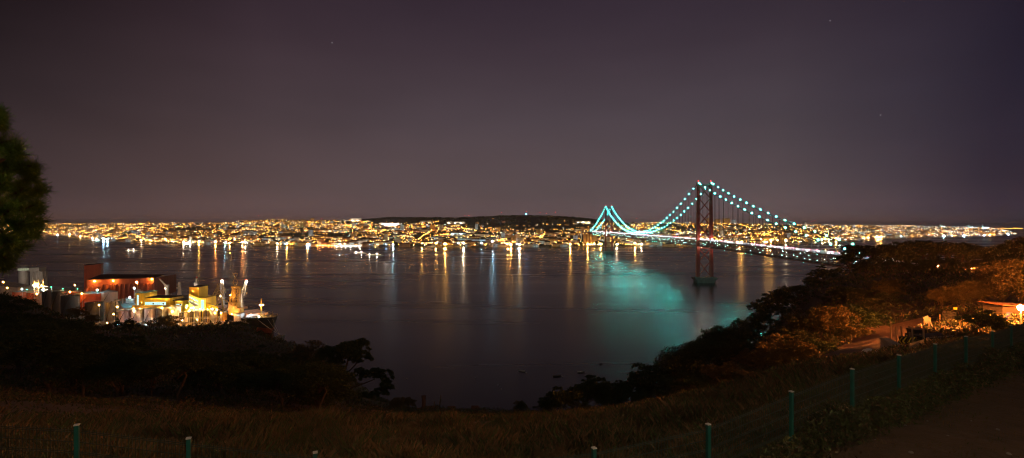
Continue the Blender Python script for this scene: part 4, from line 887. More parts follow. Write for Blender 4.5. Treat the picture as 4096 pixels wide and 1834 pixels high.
q.bar(Vector((0, .4, H_+1.8)), wp(1)+Vector((0, .4, H_+1.8)), .1); q.build('parapet', M['redroof'], o)
for i, f in enumerate(np.linspace(.02, .98, 15)):
    p_ = wp(f); th = H_*.72 if i > 2 else H_*.62
    MB().add([p_+Vector((-.7, -4.5, 0)), p_+Vector((.7, -4.5, 0)), p_+Vector((.7, .1, 0)), p_+Vector((-.7, .1, 0)), p_+Vector((-.7, -2.6, th)), p_+Vector((.7, -2.6, th)), p_+Vector((.7, -.05, th+1)), p_+Vector((-.7, -.05, th+1))], [(0, 1, 5, 4), (1, 2, 6, 5), (3, 0, 4, 7), (4, 5, 6, 7)]).build('buttress', M['red'], o)
for f in (.13, .40, .98): MB().ball(wp(f)+Vector((0, -2.5, H_-1.5)), .55, 8, 5).bar(wp(f)+Vector((0, -2.4, H_-.8)), wp(f)+Vector((0, 0, H_-.6)), .2, k=1).build('wall_lamp', [M['g_sodb'], M['steel_d']], o)
# orange tanks and their neighbours
tank(30, 93, 1178, 655, 'tank_o', 'orange tank half hidden by the dark hill, leftmost', grp=None)
tank(92, 138, 1180, 640, 'tank_o', 'orange tank with a pale roof, second from the left')
tank(138, 160, 1187, 628, 'tank_p', 'small orange-lit tank right of the second orange tank', roof='flat')
tank(250, 300, 1178, 680, 'tank_o', 'orange tank half hidden behind the largest one')
tank(202, 252, 1176, 690, 'tank_o', 'low orange tank behind the dark grey pair')
tank(270, 369, 1187, 588, 'tank_o', 'largest tank, orange with a shallow teal dome roof')
tank(158, 190, 1175, 560, 'tank', 'dark grey tank rising from the hillside, leftmost of three', roof='flat', rm='roof_d')
tank(192, 232, 1178, 566, 'tank', 'dark grey tank in the middle of three at the hillside', roof='flat', rm='roof_d')
tank(212, 248, 1186, 590, 'tank', 'dark grey tank tucked behind the middle one', roof='flat', rm='roof_d')
tank(225, 286, 1195, 545, 'tank', 'wide dark grey tank, front right of the three at the hillside', rm='roof_d')
tank(322, 383, 1223, 512, 'tank', 'wide dark tank with a railed roof in front of the orange giant', rm='roof_d')
tank(383, 401, 1236, 522, 'tank_w', 'slim pale silo brightly lit between two dark tanks', roof='flat', name='silo', cat='silo')
tank(382, 441, 1180, 600, 'galv', 'big galvanised silo with a blue-lit conical roof', roof='steep', name='silo', cat='silo', rail=False, rm='galv')
tank(414, 448, 1221, 510, 'tank', 'tall slim dark tank in front of the galvanised silo', rm='roof_d')
tank(451, 469, 1209, 575, 'galv', 'small galvanised silo right of the big one', roof='cone', name='silo', cat='silo', rail=False)
tank(463, 505, 1252, 513, 'tank_p', 'pinkish tank, first of the row under the yellow factory')
tank(512, 556, 1249, 513, 'tank_p', 'pinkish tank with a lamp on its rim, second of the row')
tank(566, 608, 1246, 513, 'tank_p', 'pinkish tank, third of the row under the yellow factory')
tank(615, 658, 1243, 513, 'tank', 'dark banded tank, fourth of the row under the yellow factory')
tank(664, 706, 1240, 513, 'tank_w', 'pale tank half lit cream, last of the big row')
for i, (a, b2_, c_, m_, lb) in enumerate(((713, 728, 1262, 'tank', 'narrow dark tank right of the pale cream tank'), (732, 746, 1260, 'tank_w', 'narrow pale tank, second of the small row'), (750, 768, 1258, 'tank', 'narrow dark tank, third of the small row'), (772, 798, 1254, 'tank', 'squat dark tank under the tall yellow tower'), (808, 830, 1252, 'tank', 'dark tank wrapped in ladders and pipes'), (836, 860, 1249, 'galv', 'greenish steel tank with a lamp, last of the small row'))):
    tank(a, b2_, c_, 514, m_, lb, roof='flat', rm='roof_d')
tank(875, 900, 1260, 520, 'steel_y', 'squat tank with a bright yellow railing at the end of the quay', roof='flat')
# yellow factory (left building)
o = thing('yellow_factory', 'yellow factory with a stair tower and one long strip of lit windows', 'factory', (0, 0, 0))
Y = 532
qb(575, 679, 1201, Y, 22).build('long_hall', M['yellow'], o); qb(573.5, 680.5, 1200, Y-.5, 23, zb=PZ(1201.2, Y)).build('roof', M['roof_d'], o)
qb(542, 575.2, 1181, Y-2, 20).build('stair_tower', M['yellow'], o); qb(541, 576.2, 1179.4, Y-2.5, 21, zb=PZ(1181, Y)).build('tower_roof', M['teal_roof'], o)
q = MB()
for i in range(9): q.bar(P(545+i*3.3, 1179, Y+4), P(545+i*3.3, 1168+random.uniform(-3, 5), Y+4), .35)
q.bar(P(545, 1173, Y+4), P(571, 1173, Y+4), .25); q.build('roof_pipes', M['galv'], o)
qb(530, 706, 1231, Y-5, 6).build('lower_block', M['yellow'], o)
for i in range(10): qb(577+i*8.7, 584.8+i*8.7, 1217, Y-.15, .3, zb=PZ(1228, Y)).build('window', M['g_win'], o)
for i in range(6): qb(547.5, 554, 1190+i*9, Y-2.2, .3, zb=PZ(1197+i*9, Y)).build('stair_window', M['g_win'], o)
q = MB()
for i in range(34):
    a = 528+i*5.3; q.bar(P(a, 1231, Y-6), P(a, 1247, Y-6), .16)
for py in (1231, 1235.5, 1240, 1247): q.bar(P(528, py, Y-6), P(706, py, Y-6), .16)
q.box(tuple(P(617, 1247, Y-8)), (46, 5, .3)); q.build('catwalk', M['steel_y'], o)
for a in (535, 560, 590, 620, 650, 680): MB().ball(P(a, 1243, Y-13), .29, 8, 5).build('wall_lamp', M['g_sodb'], o)
for a, b2_ in ((557, 566), (609, 614), (659, 663)): qb(a, b2_, 1248, Y-3, 2).build('pillar', M['yellow'], o)
# low teal roofed shed left of it
o = thing('pump_house', 'low shed with a teal sloping roof and shining pipework', 'shed', (0, 0, 0)); Y = 534
MB().add([P(492, 1239, Y), P(545, 1239, Y), P(541, 1213, Y+26), P(470, 1213, Y+26)], [(0, 1, 2, 3)]).add([P(492, 1240.5, Y), P(545, 1240.5, Y), P(541, 1214.5, Y+26), P(470, 1214.5, Y+26)], [(3, 2, 1, 0)]).build('roof', M['teal_roof'], o)
qb(493, 542, 1241, Y+.5, 20).build('wall', M['steel_w'], o)
q = MB()
for i in range(9):
    a = 503+i*3.3; p0 = P(a, 1221, Y+12); hh = random.uniform(3, 6.5); q.tube([p0, p0+Vector((0, 0, hh)), p0+Vector((.7, 0, hh+.7)), p0+Vector((1.4, 0, hh)), p0+Vector((1.4, 0, 0))], .28, 6)
q.cyl(P(491, 1222, Y+14), .5, 5, 8); q.build('pipework', M['galv'], o)
MB().ball(P(519, 1199, Y+6), .5, 8, 5).bar(P(519, 1200, Y+6.6), P(519, 1225, Y+6.6), .2, k=1).build('lamp', [M['g_cwb'], M['galv']], o)
# middle block
o = thing('yellow_annex', 'small dark roofed yellow block between the two yellow factories', 'building', (0, 0, 0)); Y = 536
qb(700, 733, 1212, Y, 20).build('wall', M['yellow'], o); qb(690, 734, 1209.5, Y-.5, 21, zb=PZ(1212, Y)).build('roof', M['roof_d'], o); qb(704, 726, 1225, Y-.2, .4, zb=PZ(1231, Y)).build('window', M['g_win'], o)
MB().ball(P(712, 1246, Y-5), .4, 8, 5).build('wall_lamp', M['g_sodb'], o)
# right factory
o = thing('yellow_mill', 'yellow mill with a tall blank tower, window bands and a teal wedge roof', 'factory', (0, 0, 0)); Y = 528
qb(757, 795, 1158, Y+4, 16).build('tower', M['yellow'], o); qb(756, 796, 1156, Y+3.5, 17, zb=PZ(1158, Y+4)).build('tower_roof', M['roof_d'], o)
q = MB(); 
q.add([P(755, 1183, Y), P(797, 1203, Y), P(797, 1300, Y), P(755, 1300, Y), P(757, 1180, Y+18), P(799, 1200, Y+18), P(799, 1300, Y+18), P(757, 1300, Y+18)], [(3, 2, 1, 0), (0, 1, 5, 4), (1, 2, 6, 5), (3, 0, 4, 7)]); q.build('mid_block', M['yellow'], o)
qb(797.2, 824, 1201, Y-2, 18).build('stair_block', M['yellow'], o)
MB().add([P(824, 1220, Y), P(872, 1235, Y), P(872, 1300, Y), P(824, 1300, Y), P(824, 1220, Y+12), P(868, 1235, Y+12), P(868, 1300, Y+12), P(824, 1300, Y+12)], [(3, 2, 1, 0), (1, 2, 6, 5), (7, 6, 5, 4)]).build('wedge_block', M['yellow'], o)
MB().add([P(824, 1217, Y+14), P(872, 1233, Y+13), P(873, 1235.6, Y-1), P(824, 1221, Y-1)], [(3, 2, 1, 0), (0, 1, 2, 3)]).build('wedge_roof', M['teal_roof'], o)
for i in range(7):
    a = 757+i*5.3; dy = (a-755)*.476
    for p_ in (1192, 1207):
        MB().add([P(a, p_+dy, Y-.15), P(a+4.3, p_+dy+2, Y-.15), P(a+4.3, p_+dy+9, Y-.15), P(a, p_+dy+7, Y-.15)], [(3, 2, 1, 0)]).build('window', M['g_win'], o)
for i in range(5): qb(803.5, 816, 1208+i*9, Y-2.2, .3, zb=PZ(1215.5+i*9, Y)).build('stair_window', M['g_win'], o)
MB().add([P(750, 1213, Y-2), P(766, 1213, Y-2), P(794, 1230, Y-6), P(776, 1231, Y-8)], [(0, 3, 2, 1)]).add([P(750, 1214.4, Y-2), P(766, 1214.4, Y-2), P(794, 1231.4, Y-6), P(776, 1232.4, Y-8)], [(0, 1, 2, 3)]).build('canopy', M['white'], o)
for a, py in ((745, 1240), (763, 1243), (785, 1247), (830, 1247), (850, 1246), (868, 1248), (800, 1246)): MB().ball(P(a, py, Y-11), .26, 8, 5).build('wall_lamp', M['g_sodb'], o)
for a, py in ((748, 1232), (772, 1240)): MB().ball(P(a, py, Y-6), .35, 8, 5).build('canopy_lamp', M['g_cwb'], o)
# pipe bridge and fence of the quay
o = thing('pipe_rack', 'long rack of pipes and railings running in front of the tanks', 'pipes', (0, 0, 0)); q = MB(); Y = 505
for py, r_ in ((1281, .22), (1284, .22), (1288, .3)): q.bar(P(505, py+3, Y), P(880, py-6, Y), r_)
for a in np.arange(505, 882, 9): q.bar(P(a, 1277, Y), P(a, 1300, Y), .18)
q.build('pipes', M['galv'], o)
for i, a in enumerate((540, 565, 713, 745, 800, 833)):
    q = MB()
    for s_ in (-2.6, 2.6): q.bar(P(a+s_, 1250, 509), P(a+s_, 1298, 509), .22)
    for z in range(12): q.bar(P(a-2.6, 1252+z*4, 509), P(a+2.6, 1252+z*4, 509), .14)
    q.build('ladder', M['steel_y'], o)
# free standing lamps of the plant
def plant_lamp(px, py, Y, kk, lb, r=.55, base=QZ):
    p_ = P(px, py, Y); o = thing('yard_lamp', lb, 'lamp', (p_.x, p_.y, base))
    MB().bar((0, .5, 0), (0, .5, p_.z-base), .22).bar((0, .5, p_.z-base), (0, 0, p_.z-base+.3), .15).build('pole', M['galv'], o); MB().ball((0, -.3, p_.z-base), r*.78, 8, 5).build('head', M[kk], o)
for a in ((14, 1137, 600, 'g_sodrb', 'brilliant orange lamp over the hillside at the far left', .8), (88, 1165, 650, 'g_cwb', 'blue white lamp above the left orange tanks', .5), (109, 1167, 640, 'g_green', 'small green lamp on the rim of the second orange tank', .6), (206, 1157, 640, 'g_green', 'green lamp on a mast, left of two others', .6), (252, 1163, 635, 'g_green', 'green lamp on a mast above the orange tanks', .6), (311, 1164, 630, 'g_green', 'green white lamp on a mast beside the red tower', .6),
          (280, 1177, 585, 'g_sodb', 'yellow lamp at the left rim of the largest orange tank', .6), (328, 1183, 583, 'g_sodb', 'orange lamp over the dome of the largest orange tank', .6), (390, 1168, 598, 'g_cwb', 'blue white floodlight above the galvanised silo', .6), (538, 1161, 545, 'g_cwb', 'blue white floodlight on the factory stair tower', .7), (548, 1138, 600, 'g_sodrb', 'brightest orange lamp, on a tall mast before the warehouse', 1.2),
          (397, 1229, 505, 'g_sodb', 'yellow lamp on the slim pale silo', .45), (148, 1185, 600, 'g_sodb', 'yellow lamp on the small orange-lit tank', .5), (536, 1252, 508, 'g_wwb', 'lamp shining on the second pinkish tank', .4), (648, 1240, 507, 'g_sodb', 'yellow lamp over the dark banded tank', .5), (849, 1243, 508, 'g_wwb', 'white lamp over the greenish tank', .45), (585, 1306, 498, 'g_cwb', 'blue white lamp low behind the shrubs by the fence', .5), (474, 1306, 500, 'g_blue', 'blue lamp low behind the dark trees', .9),
          (455, 1265, 500, 'g_sodb', 'yellow lamp between the slim dark tank and the pinkish row', .4), (628, 1288, 500, 'g_sodb', 'yellow lamp low between the third and fourth row tanks', .35), (730, 1290, 497, 'g_sodb', 'yellow lamp low before the small tanks', .35), (790, 1287, 496, 'g_sodb', 'yellow lamp low under the yellow tower', .4), (885, 1262, 508, 'g_sodb', 'yellow lamp at the quay end railing', .4), (430, 1300, 497, 'g_sodb', 'yellow lamp low at the foot of the slim dark tank', .35),
          (470, 1236, 560, 'g_sodb', 'yellow lamp between the small galvanised silo and the shed', .5), (345, 1180, 660, 'g_sodb', 'yellow lamp near the foot of the red tower', .5), (30, 1160, 660, 'g_sodb', 'yellow lamp before the sloping shed', .5), (135, 1150, 742, 'g_wwb', 'added white lamp brightening the front of the concrete silo', .8), (78, 1150, 738, 'g_wwb', 'added white lamp brightening the left of the concrete silo', .9), (860, 1262, 505, 'g_sodb', 'yellow lamp left of the gantry foot', .35), (758, 1252, 504, 'g_sodb', 'added yellow mast lamp before the squat dark tanks', .8), (690, 1255, 500, 'g_sodb', 'added yellow mast lamp before the pale cream tank', .8), (300, 1150, 690, 'g_sodrb', 'orange lamp in front of the red tower wall', .6)):  # silo lamps and both mast lamps added to light silo and grass
    plant_lamp(*a)
for px, py, Yl, lb in ((560, 1222, 500, 'added mast with a shielded floodlight brightening the stair tower'), (612, 1224, 500, 'added mast with a shielded floodlight brightening the long yellow hall'), (652, 1224, 500, 'added mast with a shielded floodlight brightening the end of the long hall'), (720, 1228, 500, 'added mast with a shielded floodlight brightening the small yellow block'), (775, 1215, 497, 'added mast with a shielded floodlight brightening the tall yellow tower'), (845, 1240, 500, 'added mast with a shielded floodlight brightening the wedge roofed block')):  # masts added, facing away, to brighten the yellow walls
    p_ = P(px, py, Yl); o = thing('added_flood_mast', lb, 'lamp', (p_.x, p_.y, QZ)); h = p_.z-QZ
    MB().bar((0, 0, 0), (0, 0, h), .2).build('pole', M['galv'], o)
    q = MB().cyl((0, 0, h), .5, .5, 10, r2=.82, ax=(0, 1, .15), k=1, cap=True); q.add([(.72*math.cos(k_*math.pi/4), .56, h+.09+.72*math.sin(k_*math.pi/4)) for k_ in range(8)], [tuple(range(8))], k=0); q.build('floodlight', [M['g_fill_mast'], M['steel_d']], o)
# bulk carrier
bow = Vector((-239, 507, 0)); d_ = Vector((-.72, .694, 0)); nl = Vector((-.694, -.72, 0))
sh = thing('cargo_ship', 'black and red bulk carrier moored bow first behind the quay', 'ship', bow, 0)
def S(t_, side, z): return d_*t_+nl*side+Vector((0, 0, z))
prof = [(-6, .3, 16.2), (0, 4.5, 15.6), (8, 10, 15), (20, 14.5, 14), (34, 16, 12.8), (60, 16, 12.7), (200, 16, 12.7), (255, 15, 12.7), (272, 12, 13)]
q = MB(); q2 = MB(); rows = []
for t_, w_, z_ in prof:
    tw_ = max(0, t_*.97+ (4 if t_ < 10 else 0)); ww = w_*(.35 if t_ < 9 else .8 if t_ < 25 else .98)
    rows.append([S(t_, -w_, z_), S(t_, w_, z_), S(t_+1.5, w_*.75 if t_ < 25 else w_, 5.2), S(t_+1.5, -(w_*.75 if t_ < 25 else w_), 5.2), S(tw_, ww, -2), S(tw_, -ww, -2)])
for a, b2_ in zip(rows[:-1], rows[1:]):
    q.add([a[0], a[1], b2_[1], b2_[0]], [(0, 1, 2, 3)], k=1); q.add([a[1], a[2], b2_[2], b2_[1]], [(0, 1, 2, 3)], k=0); q.add([a[3], a[0], b2_[0], b2_[3]], [(0, 1, 2, 3)], k=0)
    q2.add([a[2], a[4], b2_[4], b2_[2]], [(0, 1, 2, 3)]); q2.add([a[5], a[3], b2_[3], b2_[5]], [(0, 1, 2, 3)])
q.add(rows[0][:4], [(3, 2, 1, 0)], k=0); q2.add([rows[0][3], rows[0][2], rows[0][4], rows[0][5]], [(0, 1, 2, 3)]); q.add(rows[-1][:4], [(0, 1, 2, 3)], k=0)
q.build('hull', [M['hull'], M['steel_d']], sh); q2.build('lower_hull', M['hull_r'], sh)
for t_ in (34, 94, 160, 205): MB().add([S(t_, -11, 12.9), S(t_, 11, 12.9), S(t_+32, 11, 12.9), S(t_+32, -11, 12.9), S(t_+.5, -10.5, 15.3), S(t_+.5, 10.5, 15.3), S(t_+31.5, 10.5, 15.3), S(t_+31.5, -10.5, 15.3)], [(4, 5, 6, 7), (0, 1, 5, 4), (1, 2, 6, 5), (2, 3, 7, 6), (3, 0, 4, 7)]).build('hatch_cover', M['deckp'], sh)
q = MB(); n = 16
for s_ in (-1, 1):
    for (a, b2_) in zip(prof[:-1], prof[1:]):
        q.bar(S(a[0], s_*a[1], a[2]+1.2), S(b2_[0], s_*b2_[1], b2_[2]+1.2), .12); q.bar(S(a[0], s_*a[1], a[2]), S(a[0], s_*a[1], a[2]+1.2), .12)
q.bar(S(-5, 0, 16), S(-5, 0, 22), .3); q.bar(S(2, 3, 16), S(14, 3, 21), .2); q.cyl(S(8, 5, 15), 1.1, 1.6, 10); q.cyl(S(8, -4, 15), 1.1, 1.6, 10); q.box(S(20, 0, 14.6), (5, 5, 1.6)); q.build('rails_and_winches', M['steel_y'], sh)
q = MB(); q.bar(S(24, 0, 13), S(24, 0, 32), 1.1); q.bar(S(22.5, 0, 14), S(24, 0, 30), .3); q.bar(S(24, -2, 26), S(24, 2, 26), .4); q.box(S(24, 0, 26), (2.4, 2.4, .3)); fm = q.build('foremast', M['steel_y'], sh)
for s_ in (-1.4, 1.6): MB().ball(S(23.4, s_, 25.2), .55, 8, 5).build('mast_lamp', M['g_sodb'], fm)
for t_, s_, kk in ((14, 6, 'g_cwb'), (30, 8, 'g_cwb'), (40, 12, 'g_blue')): MB().ball(S(t_, s_, 15.5), .35, 6, 4).build('deck_lamp', M[kk], sh)
MB().box(S(60, 17.5, 18), (3, 3, .01)).build('gangway_top', M['steel_w'], sh)
def shipcrane(t_, tip, lamp, lb):
    base = bow+S(t_, 0, 12.7); o = thing('deck_crane', lb, 'crane', base)
    MB().cyl((0, 0, 0), 2.0, 15, 14, r2=1.7).box((0, 0, 16.5), (4.4, 4.4, 5)).bar((0, 0, 19), (0, 0, 24), 1.8).build('pedestal', M['steel_w'], o)
    tp = tip-base; q = MB(); pr = Vector((0, 0, 1)).cross(tp).normalized(); foot = Vector((tp.x, tp.y, 0)).normalized()*2.4+Vector((0, 0, 17))
    for s_ in (-1, 1): q.bar(foot+pr*s_*1.7, tp+pr*s_*.8, 1.0)
    for f in np.linspace(.08, .95, 8): a = foot.lerp(tp, f); w_ = 1.7-(1.0*f); q.bar(a-pr*w_, a+pr*w_, .4)
    q.build('jib', M['steel_w'], o); q = MB()
    for s_ in (-.5, .5): q.bar(Vector((s_, 0, 24)), tp+pr*s_, .12)
    hk = tp+Vector((.8, 0, -14)); q.bar(tp+Vector((.8, 0, 0)), hk, .1); q.box(hk, (.9, .9, 2)); q.build('hoist_cable', M['steel_y'], o)
    MB().box(tp+Vector((0, 0, .9)), (1.6, 1.6, 1.4)).build('jib_head', glow('red_jib_head', (1, .06, .04), .9, False) if 0 else mat('red_head', (.6, .03, .02)), o)
    MB().ball((2, -9, 12), .38, 8, 5).bar((0, -2, 12), (2, -9, 12), .2, k=1).build('crane_fill_lamp', [M['g_wwb'], M['steel_w']], o)  # lamp added to brighten pedestal and jib
    if lamp: MB().ball(tp+Vector((1.6, -2.2, -1)), .6, 8, 5).build('jib_lamp', M['g_wwb'], o)
shipcrane(82, P(985, 1131, 560), True, 'white ship crane nearest the bow, jib raised with a bright lamp')
shipcrane(143, P(888, 1129, 600), True, 'white ship crane left of the yellow gantry, jib raised with a bright lamp')
shipcrane(250, P(787, 1121, 690), False, 'ship crane jib tip showing above the yellow mill tower')
def quaycrane(px, pyb, tip, lb):
    Y = 700; base = Vector((PX(px, Y), Y, QZ)); o = thing('quay_crane', lb, 'crane', base); tp = tip-base
    MB().cyl((0, 0, 0), 2, 14, 12).box((0, 0, 15), (4, 4, 4)).build('pedestal', M['steel_w'], o); q = MB(); pr = Vector((0, 0, 1)).cross(tp).normalized()
    for s_ in (-1, 1): q.bar(Vector((0, 0, 14))+pr*s_*1.3, tp+pr*s_*.7, .8)
    for f in np.linspace(.15, .95, 6): a = Vector((0, 0, 14)).lerp(tp, f); q.bar(a-pr*(1.3-.6*f), a+pr*(1.3-.6*f), .45)
    q.build('jib', M['steel_w'], o); MB().box(tp+Vector((0, 0, .8)), (2, 2, 1.6)).build('jib_head', M['hull_r'], o); MB().ball((4, -10, 13), .3, 8, 5).build('crane_fill_lamp', M['g_wwb'], o)  # lamp by the pedestal added to brighten the jib
quaycrane(668, 1200, P(640, 1126, 700), 'slender white jib leaning left behind the long yellow hall')
Y = 690; o = thing('quay_pillar_crane', 'stubby pale pillar crane right of the leaning jib', 'crane', (PX(718, Y), Y, QZ)); MB().cyl((0, 0, 0), 2.6, 22, 12, r2=1.5).cyl((0, 0, 22), 1.3, PZ(1162, Y)-QZ-22, 12).build('column', M['steel_w'], o)
MB().box((-1.2, 0, PZ(1160, Y)-QZ), (4.5, 2.4, 2)).bar((0, -1, 27), (5, -1, 27.5), .6).build('head', M['steel_w'], o)
# conveyor loader: big inclined lattice boom
o = thing('ship_loader', 'huge inclined lattice conveyor boom reaching up towards the ship', 'loader', (0, 0, 0)); A_l, B_l = P(846, 1238, 548), P(886, 1158, 566)
def lattice(mb, A, B, w, h, n, th=.35, th2=.22):
    A = Vector(A); B = Vector(B); d = (B-A).normalized(); sx = d.cross(Vector((0, 1, 0))).normalized()*w/2; sy = d.cross(sx).normalized()*h/2
    cs = [sx+sy, sx-sy, -sx-sy, -sx+sy]
    for c_ in cs: mb.bar(A+c_, B+c_, th*1.35)
    for i in range(n):
        a, b_ = A.lerp(B, i/n), A.lerp(B, (i+1)/n)
        for k_ in range(4):
            c0_, c1_ = cs[k_], cs[(k_+1) % 4]; mb.bar(a+c0_, a+c1_, th2); mb.bar(a+(c0_ if i % 2 else c1_), b_+(c1_ if i % 2 else c0_), th2)
    for k_ in range(4): mb.bar(B+cs[k_], B+cs[(k_+1) % 4], th2)
q = MB(); lattice(q, A_l, B_l, 7, 5, 12); q.build('boom', M['steel_y'], o)
q = MB(); lattice(q, B_l+Vector((-1, 0, 0)), B_l+Vector((-1, 0, 4)), 5, 4, 1); q.bar(P(884, 1180, 566), P(894, 1252, 566), 1.1); q.box(P(840, 1240, 546), (7, 5, 6)); q.build('support', M['steel_y'], o)
# yellow gantry crane on the quay end
Yg = 525; o = thing('gantry_crane', 'tall yellow lattice gantry crane at the end of the quay', 'crane', (0, 0, 0))
for s_, (a, b2_) in enumerate(((930, 934), (950, 955))):
    q = MB(); lattice(q, (PX(a, Yg), Yg+2, QZ+10), (PX(b2_-1, Yg), Yg+2, PZ(1158, Yg)), 1.6, 2.2, 10, .35, .2); q.build('leg', M['steel_y'], o)
q = MB()
for i in range(4):
    z0, z1 = QZ+12+i*9, QZ+21+i*9; q.bar((PX(931, Yg), Yg, z0), (PX(952, Yg), Yg, z1), .4); q.bar((PX(952, Yg), Yg, z0), (PX(931, Yg), Yg, z1), .4); q.bar((PX(931, Yg), Yg, z1), (PX(952, Yg), Yg, z1), .5)
q.build('bracing', M['steel_y'], o)
qb(924, 957, 1155, Yg, 5, zb=PZ(1162, Yg)).build('top_beam', M['steel_y'], o)
q = MB(); q.bar(P(937, 1235, Yg-3), P(893, 1205, Yg-8), .9); q.bar(P(921, 1196, Yg-3), P(918, 1268, Yg-3), .8); q.bar(P(918, 1268, Yg-3), P(929, 1160, Yg), .5); q.build('boom', M['steel_y'], o)
q = MB(); q.box(P(938, 1240, Yg), (9, 7, 11)); q.box(P(946, 1252, Yg), (11, 8, 6)); q.cyl(P(936, 1232, Yg-4), 1.8, 3, 10); q.build('machinery_house', M['steel_y'], o)
MB().ball(P(922, 1190, Yg-4), .38, 8, 5).build('lamp', M['g_sodb'], o); MB().ball(P(927, 1266, Yg-8), .38, 8, 5).build('lamp', M['g_sodrb'], o)
o = thing('dock_office', 'low pale grey dock office with a lit window strip under the gantry', 'building', (0, 0, 0))
qb(935, 962, 1265, 518, 8, zb=QZ).build('wall', M['white'], o); qb(934, 963, 1263.6, 517.5, 9, zb=PZ(1265, 518)).build('roof', M['galv'], o)
for i in range(3): qb(947+i*4, 949.5+i*4, 1268, 517.8, .3, zb=PZ(1273, 518)).build('window', M['g_win'], o)
MB().add([P(963, 1252, 540), P(977, 1252, 545), P(978, 1282, 545), P(963, 1284, 540)], [(0, 1, 2, 3), (3, 2, 1, 0)]).build('side_wall', M['white'], o)
o = thing('floodlight_arm', 'inclined conveyor head with a yellow lamp beside the mill tower', 'conveyor', (0, 0, 0)); q = MB(); lattice(q, P(795, 1200, 545), P(812, 1172, 545), 2, 1.6, 6); q.bar(P(804, 1186, 545), P(804, 1210, 545), .8); q.build('arm', M['steel_y'], o); MB().ball(P(811, 1174, 542), .8, 8, 5).build('lamp', M['g_sodb'], o)
# mooring dolphin with lines
o = thing('mooring_dolphin', 'square concrete mooring block standing in the water at the bow', 'dolphin', (PX(1114, 473), 476, 0))
MB().box((0, 0, 3.0), (6.5, 6, 1.6)).build('cap', M['concrete'], o); q = MB().box((0, 0, 1), (5.2, 4.8, 2.4)); q.box((0, 0, -1), (5, 4.6, 3)); q.build('base', M['concrete'], o); MB().cyl((0, 0, 3.8), .4, .8, 8).build('bollard', M['steel_y'], o)
dp = Vector((PX(1114, 473), 476, 4.4))
for i, (t_, s_) in enumerate(((2, 3), (14, 10), (-4, 0))):
    a = bow+S(t_, s_, 15.4); mid = a.lerp(dp, .5)-Vector((0, 0, .8))
    ob = MB().tube([a, a.lerp(dp, .25)-Vector((0, 0, .6)), mid, a.lerp(dp, .75)-Vector((0, 0, .6)), dp], .16, 5).build('mooring_rope', M['steel_w'])
    tag(ob, ('pale mooring rope from the ship side to the concrete block', 'long pale mooring rope from the foredeck to the concrete block', 'pale mooring rope from the very tip of the bow')[i], 'rope')
# ship's name on the bow
def text_mesh(s, size):
    cu = bpy.data.curves.new('tmp', 'FONT'); cu.body = s; cu.size = size; cu.extrude = .02; ob = bpy.data.objects.new('tmp', cu); COL.objects.link(ob)
    dg = bpy.context.evaluated_depsgraph_get(); me = bpy.data.meshes.new_from_object(ob.evaluated_get(dg)); bpy.data.objects.remove(ob); return me
me_ = text_mesh('SOLIDARNOSC', 2.6); me_.materials.clear(); me_.materials.append(M['white'])
o = link('ship_name', me_, sh); a = S(34, 16.15, 9.2); b_ = S(20, 14.65, 9.6); dx = (b_-a).normalized(); dz = Vector((0, 0, 1)); dn = dx.cross(dz)
o.matrix_local = Matrix(((dx.x, dz.x, dn.x, a.x+dn.x*.3), (dx.y, dz.y, dn.y, a.y+dn.y*.3), (dx.z, dz.z, dn.z, a.z), (0, 0, 0, 1)))
# ------------------------------------------------------------------ vegetation of the near bank
def leaves_np(lobes, nleaf, size, cl=60, flat=1.0, spread=.22, rs=RS, needle=False):
    "leaf clumps scattered on and inside ellipsoid lobes; returns unshared quad vertices"
    vol = np.array([l[3]*l[4]*l[5] for l in lobes])**(2/3); vol = vol/vol.sum(); V = []
    for l, f in zip(lobes, vol):
        n = int(nleaf*f); nc_ = max(3, n//cl)
        d = rs.normal(size=(nc_, 3)); d /= np.linalg.norm(d, axis=1, keepdims=True); d[:, 2] = np.where(d[:, 2] < -.35, -d[:, 2], d[:, 2])
        rad = rs.uniform(.55, 1.02, (nc_, 1))**.5; c_ = d*rad
        R_ = np.array(l[3:6]); ctr = c_*R_+np.array(l[:3])
        idx = rs.randint(0, nc_, n); sp_ = spread*min(R_)
        off = rs.normal(size=(n, 3)); off /= np.linalg.norm(off, axis=1, keepdims=True); off *= sp_*rs.uniform(.3, 1.15, (n, 1)); off[:, 2] *= .75
        p = ctr[idx]+off
        a = rs.normal(size=(n, 3)); a /= np.linalg.norm(a, axis=1, keepdims=True)
        b_ = np.cross(a, rs.normal(size=(n, 3))); b_ /= np.linalg.norm(b_, axis=1, keepdims=True)
        s_ = size*rs.uniform(.6, 1.3, (n, 1)); w_ = s_*(.18 if needle else .55)
        V.append(np.stack([p-a*s_*.5, p+b_*w_*.5, p+a*s_*.5, p-b_*w_*.5], 1).reshape(-1, 3))
    return np.concatenate(V)
def trunk_mb(base_r, h, lobes, mb=None, lean=0.0):
    mb = mb or MB(); tp = Vector((lean, 0, h))
    mb.tube([(0, 0, -1.5), (lean*.1, 0, h*.3), (lean*.5, .1, h*.65), tp], base_r, 8, r2=base_r*.45)
    for l in lobes:
        c_ = Vector(l[:3]); st_ = Vector((lean*.3, 0, max(h*.35, min(h, c_.z-l[5]*1.2))))
        mid = st_.lerp(c_, .5)+Vector((0, 0, -.1*abs(c_.x-st_.x)))
        mb.tube([st_, mid, c_], base_r*.42, 6, r2=base_r*.12)
    return mb
